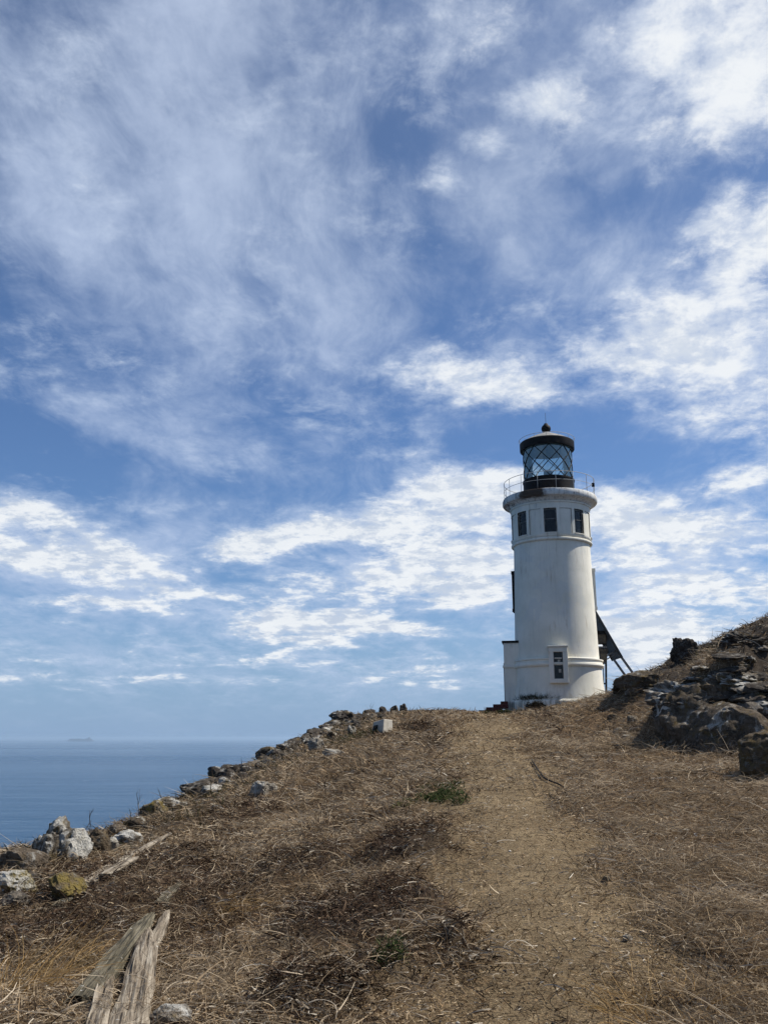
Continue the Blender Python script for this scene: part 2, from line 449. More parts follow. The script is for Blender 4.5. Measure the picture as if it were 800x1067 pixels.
class MB:
    def __init__(s): s.v, s.f = [], []
    def add(s, v, f):
        o = len(s.v); s.v += [Vector(p) for p in v]; s.f += [tuple(i + o for i in q) for q in f]; return s
    def box(s, c, size, rot=None):
        hx, hy, hz = (q / 2 for q in size)
        v = [Vector((sx * hx, sy * hy, sz * hz)) for sz in (-1, 1) for sy in (-1, 1) for sx in (-1, 1)]
        if rot is not None: v = [rot @ p for p in v]
        v = [p + Vector(c) for p in v]
        return s.add(v, [(0, 2, 3, 1), (4, 5, 7, 6), (0, 1, 5, 4), (2, 6, 7, 3), (0, 4, 6, 2), (1, 3, 7, 5)])
    def bar(s, a, b, w, h=None):
        a, b = Vector(a), Vector(b); d = b - a
        q = d.to_track_quat('Z', 'Y').to_matrix()
        return s.box((a + b) / 2, (w, h or w, d.length), q)
    def tube(s, pts, r, seg=8, closed=False, cap=True):
        pts = [Vector(p) for p in pts]; n = len(pts); rs = r if isinstance(r, (list, tuple)) else [r] * n
        vs, fs = [], []
        up = Vector((0, 0, 1))
        for i, p in enumerate(pts):
            if closed: t = pts[(i + 1) % n] - pts[i - 1]
            else: t = pts[min(i + 1, n - 1)] - pts[max(i - 1, 0)]
            t.normalize()
            u = t.cross(up)
            if u.length < 1e-3: u = t.cross(Vector((1, 0, 0)))
            u.normalize(); w = u.cross(t)
            for k in range(seg):
                an = 2 * math.pi * k / seg
                vs.append(p + (u * math.cos(an) + w * math.sin(an)) * rs[i])
        for i in range(n if closed else n - 1):
            for k in range(seg):
                j = (i + 1) % n
                fs.append((i * seg + k, i * seg + (k + 1) % seg, j * seg + (k + 1) % seg, j * seg + k))
        if not closed and cap:
            fs.append(tuple(range(seg))[::-1]); fs.append(tuple((n - 1) * seg + k for k in range(seg)))
        return s.add(vs, fs)
    def lathe(s, prof, seg=96, a0=0.0, a1=2 * math.pi, cap=False):
        full = abs(a1 - a0 - 2 * math.pi) < 1e-6
        n = seg if full else seg + 1
        vs, fs = [], []
        for i in range(n):
            an = a0 + (a1 - a0) * i / seg
            for (r, z) in prof: vs.append((r * math.sin(an), -r * math.cos(an), z))
        m = len(prof)
        for i in range(seg):
            j = (i + 1) % n
            for k in range(m - 1): fs.append((i * m + k, j * m + k, j * m + k + 1, i * m + k + 1))
        return s.add(vs, fs)
    def build(s, name, mat, parent=None, smooth=False, bevel=0.0, angle=None):
        o = mesh_obj(name, s.v, s.f, mat, parent, smooth)
        bm = bmesh.new(); bm.from_mesh(o.data)
        bmesh.ops.recalc_face_normals(bm, faces=bm.faces); bm.to_mesh(o.data); bm.free()
        if bevel:
            m = o.modifiers.new('bevel', 'BEVEL'); m.width = bevel; m.segments = 2; m.limit_method = 'ANGLE'; m.angle_limit = R(40)
        if angle is not None:
            o.data.polygons.foreach_set('use_smooth', [True] * len(o.data.polygons))
            o.data.set_sharp_from_angle(angle=R(angle))
        return o

# ------------------------------------------------------------------ ground sheet
def fan_grid(ylist, ulist, wfun, xoff=None):
    Y = np.repeat(np.array(ylist)[:, None], len(ulist), 1)
    X = np.array(ulist)[None, :] * wfun(np.array(ylist))[:, None]
    return X, Y
y1 = [2.6]
while y1[-1] < 44: y1.append(y1[-1] * 1.0075 + 0.004)
y0 = list(np.linspace(-60, -6, 14)) + list(np.linspace(-5, 2.4, 16))
y2 = list(44 + np.cumsum(np.linspace(0.6, 8, 24)))
ylist = y0 + y1 + y2
ua = np.linspace(-0.56, 0.62, 520)
ul = np.concatenate([-0.56 - np.cumsum(np.geomspace(0.01, 2.4, 26))[::-1], ua, 0.62 + np.cumsum(np.geomspace(0.01, 1.2, 22))])
wf = lambda y: np.where(y < 3, 3.0 + 0.0 * y, np.abs(y)) + 0.6
X, Y = fan_grid(ylist, ul, wf)
Z = height(X, Y)
# dive to below the sea at the far edges
edge = np.zeros_like(X, bool); edge[0] = edge[-1] = True; edge[:, 0] = edge[:, -1] = True
Z = np.maximum(Z, -52); Z[edge] = -52
ny, nx = X.shape
V = np.stack([X, Y, Z], -1).reshape(-1, 3)
ii = np.arange(ny * nx).reshape(ny, nx)
quads = np.stack([ii[:-1, :-1], ii[:-1, 1:], ii[1:, 1:], ii[1:, :-1]], -1).reshape(-1, 4)
tm = trail_m(X, Y).ravel(); mm = mats_m(X, Y).ravel()
rocky = (sstep(3.4, 4.6, X - 0.10 * Y) * sstep(9, 13, Y) * (1 - sstep(36, 42, Y)))
rimm = 1 - sstep(0.3, 1.6, (X - rimx(Y)) / (1 + 0.03 * np.maximum(Y - 12, 0)))
rk = np.clip(rocky + rimm * sstep(6, 10, Y), 0, 1).ravel()
rightm = sstep(0.3, 1.6, X - np.interp(Y, TR[:, 1], TR[:, 0])).ravel()
me = fast_mesh("ground", V, quads, attrs={'trail': tm, 'mats': mm, 'rocky': rk, 'rightside': rightm})

def ground_material(name, is_path=False):
    m, nt = new_mat(name)
    p = geo(nt, 'Position')
    n1 = noise(nt, p, 1.3, 5, 0.6); n2 = noise(nt, p, 9.0, 5, 0.65); n3 = noise(nt, p, 60.0, 4, 0.7); n4 = noise(nt, p, 230.0, 2, 0.7)
    soil = ramp(nt, n2 * 0.5 + n3 * 0.5, [(0.36, (0.028, 0.018, 0.012)), (0.49, (0.108, 0.070, 0.040)), (0.62, (0.26, 0.178, 0.100))])
    dark = ramp(nt, n2 * 0.4 + n3 * 0.6, [(0.30, (0.016, 0.012, 0.009)), (0.55, (0.045, 0.031, 0.022)), (0.75, (0.09, 0.063, 0.042))])
    trail = ramp(nt, n1 * 0.15 + n2 * 0.2 + n3 * 0.35 + n4 * 0.3, [(0.37, (0.040, 0.029, 0.018)), (0.48, (0.130, 0.094, 0.054)), (0.60, (0.30, 0.225, 0.132))])
    rockc = ramp(nt, n2 * 0.6 + n3 * 0.4, [(0.3, (0.018, 0.014, 0.011)), (0.5, (0.048, 0.036, 0.026)), (0.7, (0.105, 0.085, 0.065))])
    c = soil
    left = 1.0 - attr(nt, 'rightside')
    c = mix(nt, (ss(nt, 0.40, 0.62, n1) * left * 0.5).clamp(), c, dark)
    c = mix(nt, attr(nt, 'mats') * 0.97, c, dark)
    rr = ss(nt, 0.35, 0.65, attr(nt, 'rocky') + (n1 - 0.5) * 0.6 + (n2 - 0.5) * 0.3)
    c = mix(nt, rr, c, rockc)
    if is_path: c = trail
    else: c = mix(nt, attr(nt, 'trail'), c, trail)
    h = n2 * 0.5 + n3 * 0.35 + n4 * 0.15
    b = princ(nt, c, 0.95, 0.1, normal=bump(nt, h, 0.9, 0.04))
    output(nt, b)
    return m
MG = ground_material("ground_soil")
g = mesh_link("ground", me, MG); tag(g, kind='structure')

# the trodden path: a thin ragged sheet 4-8 mm above the ground
yy = np.array([v for v in y1 if 2.6 < v < 37.2])
uu = np.linspace(-1, 1, 60)
cx = np.interp(yy, TR[:, 1], TR[:, 0])
hw = np.interp(yy, [3, 6, 12, 25, 36], [0.58, 0.60, 0.62, 0.9, 1.2])
e1 = 0.80 + 0.35 * fbm(yy * 1.6, yy * 0 + 3.3, 4); e2 = 0.80 + 0.35 * fbm(yy * 1.6, yy * 0 + 8.8, 4)
XP = cx[:, None] + np.where(uu[None, :] < 0, uu[None, :] * (hw * e1)[:, None], uu[None, :] * (hw * e2)[:, None])
YP = np.repeat(yy[:, None], 60, 1)
ZP = height(XP, YP) + 0.010 - 0.022 * np.abs(uu[None, :]) ** 4
VP = np.stack([XP, YP, ZP], -1).reshape(-1, 3)
pi = np.arange(len(yy) * 60).reshape(len(yy), 60)
pq = np.stack([pi[:-1, :-1], pi[:-1, 1:], pi[1:, 1:], pi[1:, :-1]], -1).reshape(-1, 4)
me = fast_mesh("path", VP, pq)
tag(mesh_link("path", me, ground_material("path_earth", True)), kind='structure')

# ------------------------------------------------------------------ sea
SEA = -45.0
def sea_material():
    m, nt = new_mat("sea_water")
    p = geo(nt, 'Position')
    w1 = noise(nt, mapping(nt, p, (0, 0, 0), (0, 0, R(20)), (0.06, 0.16, 0.1)), 1.0, 5, 0.6)
    w2 = noise(nt, mapping(nt, p, (9, 0, 0), (0, 0, R(-10)), (0.4, 0.8, 0.5)), 1.0, 4, 0.6)
    w0 = noise(nt, mapping(nt, p, (4, 0, 0), (0, 0, R(8)), (0.010, 0.030, 0.05)), 1.0, 5, 0.65)
    band = noise(nt, mapping(nt, p, (0, 0, 0), (0, 0, R(4)), (0.00016, 0.0011, 1)), 1.0, 3, 0.5)
    rough = ss(nt, 0.35, 0.65, band * 0.6 + w0 * 0.4, 0.19, 0.30)
    b = princ(nt, (0.005, 0.049, 0.115), rough, 0.5, normal=bump(nt, w0 * 2.6 + w1 * 0.8 + w2 * 0.35, 0.9, 3.0))
    b.inputs['IOR'].default_value = 1.333
    output(nt, b); return m
rr = 60000.0
rad = [0.0] + list(np.geomspace(40, rr, 40))
sv, sf = [], []
for i in range(72):
    an = 2 * math.pi * i / 72
    for r_ in rad[1:]: sv.append((r_ * math.sin(an), r_ * math.cos(an), SEA))
k = len(rad) - 1
for i in range(72):
    j = (i + 1) % 72
    for q in range(k - 1): sf.append((i * k + q, i * k + q + 1, j * k + q + 1, j * k + q))
sv.append((0, 0, SEA))
for i in range(72): sf.append((len(sv) - 1, i * k, ((i + 1) % 72) * k))
so = mesh_obj("sea", sv, sf, sea_material()); tag(so, kind='structure')
bm = bmesh.new(); bm.from_mesh(so.data); bmesh.ops.recalc_face_normals(bm, faces=bm.faces)
if bm.faces[0].normal.z < 0: bmesh.ops.reverse_faces(bm, faces=bm.faces)
bm.to_mesh(so.data); bm.free()

# ------------------------------------------------------------------ haze
hz = MB().box((0, 0, (SEA - 1 + 17.2) / 2), (121000, 121000, 17.2 - SEA + 1)).build("haze", None)
m, nt = new_mat("sea_haze")
vol = nt.nodes.new('ShaderNodeVolumePrincipled'); vol.inputs['Color'].default_value = (0.56, 0.76, 0.98, 1); vol.inputs['Density'].default_value = 1.05e-4
vol.inputs['Anisotropy'].default_value = 0.2
o_ = nt.nodes.new('ShaderNodeOutputMaterial'); nt.links.new(vol.outputs[0], o_.inputs['Volume'])
hz.data.materials.append(m); tag(hz, kind='stuff')

# ------------------------------------------------------------------ materials
def plaster_mat(name, base=(0.80, 0.76, 0.655)):
    m, nt = new_mat(name)
    p = coords(nt, 'Object')
    n1 = noise(nt, p, 0.7, 5, 0.6); n2 = noise(nt, p, 6, 6, 0.65); n3 = noise(nt, p, 45, 4, 0.6)
    st = noise(nt, mapping(nt, p, (0, 0, 0), (0, 0, 0), (3.0, 3.0, 0.22)), 1.8, 6, 0.65)
    x, y, z = sep(nt, p)
    c = mix(nt, ss(nt, 0.35, 0.7, n1), base, tuple(v * f for v, f in zip(base, (0.82, 0.83, 0.81))))
    c = mix(nt, ss(nt, 0.50, 0.80, st) * 0.35, c, (0.42, 0.41, 0.36))
    c = mix(nt, ss(nt, 0.62, 0.80, n2) * 0.5, c, (0.42, 0.40, 0.34))
    # splash-back grime and rust low on the walls, salt stains below the gallery
    low = ss(nt, 0.0, 1.3, z + (n2 - 0.5) * 1.2, 1.0, 0.0)
    c = mix(nt, low * ss(nt, 0.4, 0.62, st) * 0.6, c, (0.36, 0.33, 0.26))
    rust = ss(nt, 0.60, 0.74, noise(nt, mapping(nt, p, (4, 1, 0), (0, 0, 0), (2.2, 2.2, 0.35)), 2.0, 5, 0.6))
    c = mix(nt, rust * 0.45, c, (0.36, 0.27, 0.18))
    patch = ss(nt, 0.56, 0.60, noise(nt, mapping(nt, p, (8, 2, 5)), 1.1, 4, 0.55))
    c = mix(nt, patch * 0.35, c, (0.60, 0.61, 0.58))
    drip = ss(nt, 0.56, 0.72, noise(nt, mapping(nt, p, (1, 6, 0), (0, 0, 0), (4.5, 4.5, 0.25)), 1.6, 6, 0.65)) * ss(nt, 5.2, 7.3, z)
    c = mix(nt, drip * 0.6, c, (0.30, 0.265, 0.20))
    foot = ss(nt, 0.25, 0.60, z + (n2 - 0.5) * 0.7, 1.0, 0.0) * ss(nt, 0.36, 0.60, st)
    c = mix(nt, foot * 0.75, c, (0.17, 0.165, 0.125))
    b = princ(nt, c, 0.85, 0.25, normal=bump(nt, n2 * 0.5 + n3 * 0.5, 0.45, 0.025))
    output(nt, b); return m
M_plaster = plaster_mat("white_plaster")

def cornice_mat():
    m, nt = new_mat("stained_plaster")
    p = coords(nt, 'Object'); n2 = noise(nt, p, 5, 6, 0.65); n3 = noise(nt, p, 40, 4, 0.6)
    st = noise(nt, mapping(nt, p, (0, 0, 0), (0, 0, 0), (5.0, 5.0, 0.6)), 2.0, 6, 0.6)
    x, y, z = sep(nt, p)
    c = mix(nt, ss(nt, 0.45, 0.75, st), (0.68, 0.67, 0.63), (0.33, 0.31, 0.27))
    # bare broken concrete and rust where the gallery edge has spalled
    ang = x._op('ARCTAN2', y * -1.0)
    spall = ss(nt, 0.20, 0.42, (ang + 0.38).abs() + (n2 - 0.5) * 0.5, 1.0, 0.0) * ss(nt, 8.93, 9.02, z + (n2 - 0.5) * 0.15)
    c = mix(nt, spall, c, (0.075, 0.052, 0.036))
    edge = ss(nt, 0.58, 0.68, n2) * ss(nt, 8.80, 8.98, z)
    c = mix(nt, edge * 0.8, c, (0.16, 0.11, 0.075))
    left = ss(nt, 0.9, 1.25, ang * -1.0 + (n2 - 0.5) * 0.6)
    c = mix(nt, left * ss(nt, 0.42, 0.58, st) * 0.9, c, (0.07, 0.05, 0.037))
    b = princ(nt, c, 0.88, 0.2, normal=bump(nt, n2 * 0.6 + n3 * 0.4, 0.5, 0.03))
    output(nt, b); return m
M_cornice = cornice_mat()

def simple_mat(name, c1, c2, rough=0.6, spec=0.3, metal=0.0, scale=8, bs=0.2, bd=0.01, lo=0.4, hi=0.65):
    m, nt = new_mat(name)
    p = coords(nt, 'Object'); n = noise(nt, p, scale, 6, 0.65); n2 = noise(nt, p, scale * 6, 3, 0.6)
    c = mix(nt, ss(nt, lo, hi, n), c1, c2)
    b = princ(nt, c, rough, spec, metal, bump(nt, n * 0.5 + n2 * 0.5, bs, bd)); output(nt, b); return m
M_black = simple_mat("black_rusty_paint", (0.005, 0.005, 0.0055), (0.013, 0.009, 0.0075), 0.6, 0.12, scale=5)
M_bars = simple_mat("black_iron", (0.008, 0.008, 0.009), (0.015, 0.013, 0.012), 0.6, 0.15)
M_roof = simple_mat("grey_roof_paint", (0.20, 0.20, 0.19), (0.34, 0.33, 0.31), 0.7, scale=4)
M_rail = simple_mat("white_rail_paint", (0.42, 0.42, 0.40), (0.22, 0.17, 0.13), 0.7, scale=9, lo=0.55, hi=0.7)
M_darkrail = simple_mat("dark_rail_paint", (0.14, 0.13, 0.12), (0.07, 0.05, 0.04), 0.6)
M_lining = simple_mat("green_grey_lining", (0.17, 0.215, 0.20), (0.22, 0.25, 0.235), 0.6)
M_panelframe = simple_mat("dark_alloy", (0.030, 0.032, 0.034), (0.06, 0.055, 0.05), 0.5, metal=0.5)
M_box = simple_mat("weathered_dark_box", (0.035, 0.032, 0.028), (0.10, 0.085, 0.06), 0.7, scale=3)
M_galv = simple_mat("galvanised_steel", (0.22, 0.22, 0.22), (0.12, 0.11, 0.10), 0.5, metal=0.6)
M_brick = simple_mat("dark_red_brick", (0.11, 0.024, 0.017), (0.055, 0.016, 0.012), 0.85, scale=12)
M_concrete = simple_mat("pale_concrete", (0.46, 0.43, 0.37), (0.33, 0.30, 0.25), 0.9, scale=6, bs=0.5)
M_deckshade = simple_mat("dark_interior_and_shade", (0.008, 0.009, 0.010), (0.014, 0.014, 0.014), 0.8)
M_hose = simple_mat("black_hose", (0.012, 0.012, 0.013), (0.03, 0.027, 0.024), 0.85, 0.1)
M_sill = simple_mat("window_frame_paint", (0.05, 0.052, 0.05), (0.14, 0.14, 0.13), 0.6)

def glass_mat(name, tint, gl=0.12):
    m, nt = new_mat(name)
    t = nt.nodes.new('ShaderNodeBsdfTransparent'); t.inputs[0].default_value = (*tint, 1)
    g = nt.nodes.new('ShaderNodeBsdfGlossy'); g.inputs['Roughness'].default_value = 0.04; g.inputs['Color'].default_value = (0.80, 0.93, 0.88, 1)
    f = nt.nodes.new('ShaderNodeLayerWeight'); f.inputs[0].default_value = gl
    mx = nt.nodes.new('ShaderNodeMixShader'); fa = N(nt, f.outputs['Fresnel']) * 1.0 + 0.17; nt.links.new(fa.s, mx.inputs[0]); nt.links.new(t.outputs[0], mx.inputs[1]); nt.links.new(g.outputs[0], mx.inputs[2])
    output(nt, mx); return m
M_glass = glass_mat("lantern_glass", (0.88, 0.94, 0.91), 0.32)
def pane_mat():
    m, nt = new_mat("window_glass")
    p = coords(nt, 'Object'); n = noise(nt, p, 2.2, 3)
    c = mix(nt, ss(nt, .4, .7, n), (0.007, 0.009, 0.010), (0.02, 0.022, 0.021))
    b = princ(nt, c, 0.12, 0.25); output(nt, b); return m
M_pane = pane_mat()
def solar_mat():
    m, nt = new_mat("solar_cells")
    p = coords(nt, 'Object')
    br = nt.nodes.new('ShaderNodeTexBrick'); link(nt, p, br.inputs['Vector']); br.offset = 0
    br.inputs['Color1'].default_value = (0.006, 0.009, 0.022, 1); br.inputs['Color2'].default_value = (0.008, 0.011, 0.026, 1); br.inputs['Mortar'].default_value = (0.1, 0.1, 0.11, 1)
    br.inputs['Scale'].default_value = 6; br.inputs['Mortar Size'].default_value = 0.012; br.inputs['Brick Width'].default_value = 1.0; br.inputs['Row Height'].default_value = 1.0
    b = princ(nt, N(nt, br.outputs['Color']), 0.15, 0.5); output(nt, b); return m
M_solar = solar_mat()

# ------------------------------------------------------------------ lighthouse
TX, TY, TZ = 7.42, 38.7, 2.66
face = math.atan2(TX, TY)                       # direction the tower turns to face the camera
LH = empty("lighthouse", (TX, TY, TZ), -face)   # local -Y looks at the trail
tag(LH, "tall white cylindrical lighthouse with black lantern room on the hilltop", "lighthouse")
def zof(py, y):                                 # height above the tower base of a photo row at depth y
    d = ray(570, py); return 1.6 + d.z / d.y * y - TZ

sh = MB().lathe([(1.86, 2.13), (1.775, 2.16), (1.755, 2.9), (1.72, 4.5), (1.66, 6.9), (1.665, 7.12)], 128).build("tower_wall", M_plaster, LH, angle=35)
MB().lathe([(2.10, -0.45), (2.10, 0.36), (2.07, 0.42), (2.00, 0.47)], 128).build("plinth", M_plaster, LH, angle=35)
MB().lathe([(2.0, 0.462), (1.935, 0.75), (1.885, 1.15), (1.86, 1.6), (1.86, 1.80)], 128).build("flared_base", M_plaster, LH, angle=35)
MB().lathe([(1.855, 1.795), (1.93, 1.80), (1.965, 1.86), (1.955, 1.93), (1.905, 1.95), (1.895, 2.06), (1.94, 2.075), (1.94, 2.12), (1.84, 2.14)], 128).build("belt_course", M_plaster, LH, angle=30)
MB().lathe([(1.66, 7.115), (1.74, 7.12), (1.765, 7.155), (1.765, 7.20), (1.73, 7.235), (1.69, 7.24)], 128).build("belt_course", M_plaster, LH, angle=30)

# window storey: sixteen bays, every second one a window
PI = math.pi
rb = 1.715
def arcpt(an, r, z): return (r * math.sin(an), -r * math.cos(an), z)
zw0, zw1 = 7.40, 8.50
MB().lathe([(1.69, 7.236), (1.735, 7.236), (1.735, zw0)], 128).build("storey_wall", M_plaster, LH, smooth=True)
MB().lathe([(1.735, zw1), (1.735, 8.76), (1.775, 8.765), (1.775, 8.83), (1.735, 8.84)], 128).build("frieze", M_plaster, LH, angle=30)
half_w = 0.155
for k in range(16):
    a0 = k * PI / 8
    # mullion piers between the bays
    MB().lathe([(1.60, zw0), (1.735, zw0), (1.735, zw1), (1.60, zw1)], 6, a0 + half_w, a0 + PI / 8 - half_w).build("pier", M_plaster, LH, smooth=False)
    if k % 2 == 0:
        w = MB().lathe([(1.64, zw0 + 0.05), (1.64, zw1 - 0.04)], 6, a0 - half_w, a0 + half_w).build("window", M_pane, LH)
        fr = MB()
        zc = (zw0 + zw1) / 2
        for s_ in (-1, 1):
            a_ = a0 + s_ * (half_w - 0.014)
            fr.bar(arcpt(a_, 1.655, zw0 + 0.02), arcpt(a_, 1.655, zw1 - 0.02), 0.045)
        fr.bar(arcpt(a0 - half_w + .03, 1.655, zc + .08), arcpt(a0 + half_w - .03, 1.655, zc + .08), 0.04)
        fr.bar(arcpt(a0 - half_w + .03, 1.655, zw1 - .05), arcpt(a0 + half_w - .03, 1.655, zw1 - .05), 0.045)
        fr.build("window_frame", M_sill, w)
        MB().lathe([(1.60, zw0 - 0.002), (1.77, zw0 - 0.002), (1.77, zw0 + 0.035), (1.60, zw0 + 0.06)], 6, a0 - half_w - .01, a0 + half_w + .01).build("sill", M_plaster, w)
    else:
        pn = MB().lathe([(1.70, zw0), (1.70, zw1)], 6, a0 - half_w, a0 + half_w).build("recessed_panel", M_plaster, LH, smooth=True)

# gallery
MB().lathe([(1.72, 8.838), (1.76, 8.86), (1.82, 8.93), (1.92, 8.99), (1.98, 9.0), (1.985, 9.01)], 128).build("cornice", M_cornice, LH, angle=35)
MB().lathe([(1.95, 9.008), (2.05, 9.01), (2.085, 9.06), (2.085, 9.22), (2.05, 9.30), (2.0, 9.32), (0.5, 9.335)], 128).build("gallery_floor", M_cornice, LH, angle=35)
rg = 2.0
rail = None
gr = MB().tube([arcpt(2 * PI * i / 96, rg, 10.07) for i in range(96)], 0.012, 6, closed=True).build("gallery_rail", M_rail, LH, smooth=True)
MB().tube([arcpt(2 * PI * i / 96, rg, 9.70) for i in range(96)], 0.009, 6, closed=True).build("lower_rail", M_rail, gr, smooth=True)
for k in range(16):
    a_ = 2 * PI * (k + 0.4) / 16
    MB().tube([arcpt(a_, rg, 9.318), arcpt(a_, rg, 10.066)], 0.011, 6).build("post", M_rail if k not in (2, 3) else M_darkrail, gr, smooth=True)
MB().box(arcpt(1.25, rg + 0.02, 9.72), (0.12, 0.12, 0.16)).build("lamp_box", M_black, gr)

# lantern
MB().lathe([(1.0, 9.325), (1.13, 9.33), (1.13, 10.08), (1.155, 10.085), (1.155, 10.15), (1.10, 10.16), (1.0, 10.16)], 96).build("lantern_wall", M_black, LH, angle=35)
zg0, zg1 = 10.155, 11.60
gl = MB().lathe([(1.075, zg0), (1.075, zg1)], 64).build("glazing", M_glass, LH, smooth=True)
bars = MB()
NB = 10
turn = 2 * PI / NB * 2.0
for k in range(NB):
    for s_ in (-1, 1):
        pts = []
        for i in range(19):
            t = i / 18
            pts.append(arcpt(2 * PI * k / NB + 0.08 + s_ * turn * t, 1.085, zg0 + (zg1 - zg0) * t))
        bars.tube(pts, 0.019, 5)
bars.build("astragal_lattice", M_bars, gl, smooth=True)
for zz in (zg0 + 0.035, zg1 - 0.03):
    pass
MB().lathe([(1.10, zg1 - 0.005), (1.215, zg1), (1.225, zg1 + 0.03), (1.225, zg1 + 0.33), (1.20, zg1 + 0.36)], 96).build("roof_drum", M_black, LH, angle=35)
rf = MB().lathe([(1.205, zg1 + 0.355), (0.9, zg1 + 0.53), (0.55, zg1 + 0.70), (0.27, zg1 + 0.82), (0.15, zg1 + 0.88)], 64).build("roof", M_roof, LH, smooth=True)
MB().lathe([(1.11, zg1 - 0.002), (0.9, zg1 + 0.03), (0.05, zg1 + 0.05)], 48).build("ceiling_lining", M_lining, LH, smooth=True)
# handrail round the roof edge
rr_ = MB().tube([arcpt(2 * PI * i / 72, 1.25, zg1 + 0.50) for i in range(72)], 0.011, 5, closed=True).build("roof_rail", M_rail, rf, smooth=True)
for k in range(14):
    a_ = 2 * PI * k / 14
    MB().tube([arcpt(a_, 1.21, zg1 + 0.345), arcpt(a_, 1.25, zg1 + 0.50)], 0.009, 5).build("stay", M_rail, rf, smooth=True)
def uv_ball(c, r, seg=24, ring=14, zs=1.0):
    return [(max(r * math.sin(PI * i / ring), 0.001), c + r * zs * -math.cos(PI * i / ring)) for i in range(ring + 1)]
bl = MB().lathe([(0.22, zg1 + 0.80), (0.13, zg1 + 0.88), (0.12, zg1 + 0.95)] , 24).lathe(uv_ball(zg1 + 1.07, 0.215), 28).build("vent_ball", M_black, LH, smooth=True)
MB().lathe([(0.10, zg1 + 1.26), (0.085, zg1 + 1.32), (0.02, zg1 + 1.33)], 16).tube([(0, 0, zg1 + 1.30), (0, 0, zg1 + 1.85)], 0.008, 5).build("lightning_rod", M_bars, bl, smooth=True)
bc = MB().lathe([(0.05, 10.14), (0.16, 10.15), (0.16, 10.36), (0.20, 10.38), (0.20, 10.60), (0.12, 10.68), (0.02, 10.69)], 24).build("beacon_lamp", M_galv, LH, smooth=True)
MB().lathe([(0.01, 9.99), (1.0, 10.0)], 48).build("lantern_deck", M_deckshade, LH)

# lower window facing the trail
aw_ = math.radians(1.5)
def wbox(mb, an, r, dx, z0, z1, w, t):
    rot = Matrix.Rotation(an, 3, 'Z')
    c = rot @ Vector((dx, -r, (z0 + z1) / 2)); mb.box(c, (w, t, z1 - z0), rot); return mb
z0w, z1w = zof(712, 36.8), zof(674.5, 36.8)
lw = wbox(MB(), aw_, 1.86, 0, z0w + 0.17, z1w - 0.17, 0.47, 0.12).build("window", M_pane, LH)
fr = MB()
for sx in (-1, 1): wbox(fr, aw_, 1.90, sx * 0.285, z0w + .02, z1w - .02, 0.20, 0.30)
wbox(fr, aw_, 1.905, 0, z1w - 0.20, z1w, 0.757, 0.31)
wbox(fr, aw_, 1.905, 0, z0w, z0w + 0.17, 0.757, 0.31)
wbox(fr, aw_, 1.92, 0, z1w + .001, z1w + 0.06, 0.83, 0.38)
fr.build("window_surround", M_plaster, lw, bevel=0.012)
sb = MB()
zc = (z0w + z1w) / 2
for sx in (-1, 1): wbox(sb, aw_, 1.925, sx * 0.168, z0w + .172, z1w - .202, 0.033, 0.03)
wbox(sb, aw_, 1.925, 0, zc - .015, zc + .015, 0.30, 0.028)
sb.build("window_frame", M_sill, lw)
wbox(MB(), aw_, 1.925, 0.03, zc + 0.13, zc + 0.22, 0.10, 0.012).build("pale_notice", M_concrete, lw)
wbox(MB(), aw_, 1.925, 0.05, zc - 0.30, zc - 0.16, 0.10, 0.012).build("pale_notice", M_concrete, lw)

# side windows seen in profile, half-way up
for an, mm_, zz0, zz1 in ((math.radians(-97), M_black, zof(634, 38.7), zof(598, 38.7)), (math.radians(97), M_plaster, zof(634, 38.7), zof(598, 38.7))):
    sw = wbox(MB(), an, 1.66, 0, zz0, zz1, 0.55, 0.10).build("window", M_pane, LH)
    f2 = MB()
    for sx in (-1, 1): wbox(f2, an, 1.64, sx * 0.36, zz0 - .05, zz1 + .05, 0.16, 0.22)
    wbox(f2, an, 1.65, 0, zz1, zz1 + 0.14, 0.9, 0.24); wbox(f2, an, 1.65, 0, zz0 - 0.14, zz0, 0.9, 0.24)
    f2.build("window_surround", mm_, sw)

# entrance block on the seaward side
ab = MB().box((-1.36, 0.05, 1.215), (1.72, 1.6, 3.33)).build("entrance_block", M_plaster, LH, bevel=0.02)
MB().box((-1.38, 0.05, 2.92), (1.80, 1.70, 0.09)).build("flat_roof", M_black, ab)
MB().box((-1.36, 0.05, 1.875), (1.82, 1.70, 0.11)).build("block_band", M_plaster, ab, bevel=0.02)
MB().box((-2.235, 0.05, 1.05), (0.06, 0.8, 2.0)).build("door", M_black, ab)

# ------------------------------------------------------------------ brick steps
stp = MB()
c0 = Vector((TX, TY, TZ))
def tl(x, y, z): return LH_M @ Vector((x, y, z))
LH_M = Matrix.Translation((TX, TY, TZ)) @ Matrix.Rotation(-face, 4, 'Z')
sroot = empty("brick_steps", tl(-2.5, -0.5, -0.06), -face)
tag(sroot, "short flight of dark red brick steps at the lighthouse entrance", "steps")
for i in range(3):
    MB().box((-0.30 * i + 0.1, 0, 0.04 + 0.12 * (2 - i) - 0.0), (0.62, 1.2, 0.16)).build("step", M_brick, sroot, bevel=0.015)
MB().box((0.25, 0.02, 0.40), (0.30, 1.1, 0.16)).build("landing", M_brick, sroot, bevel=0.015)

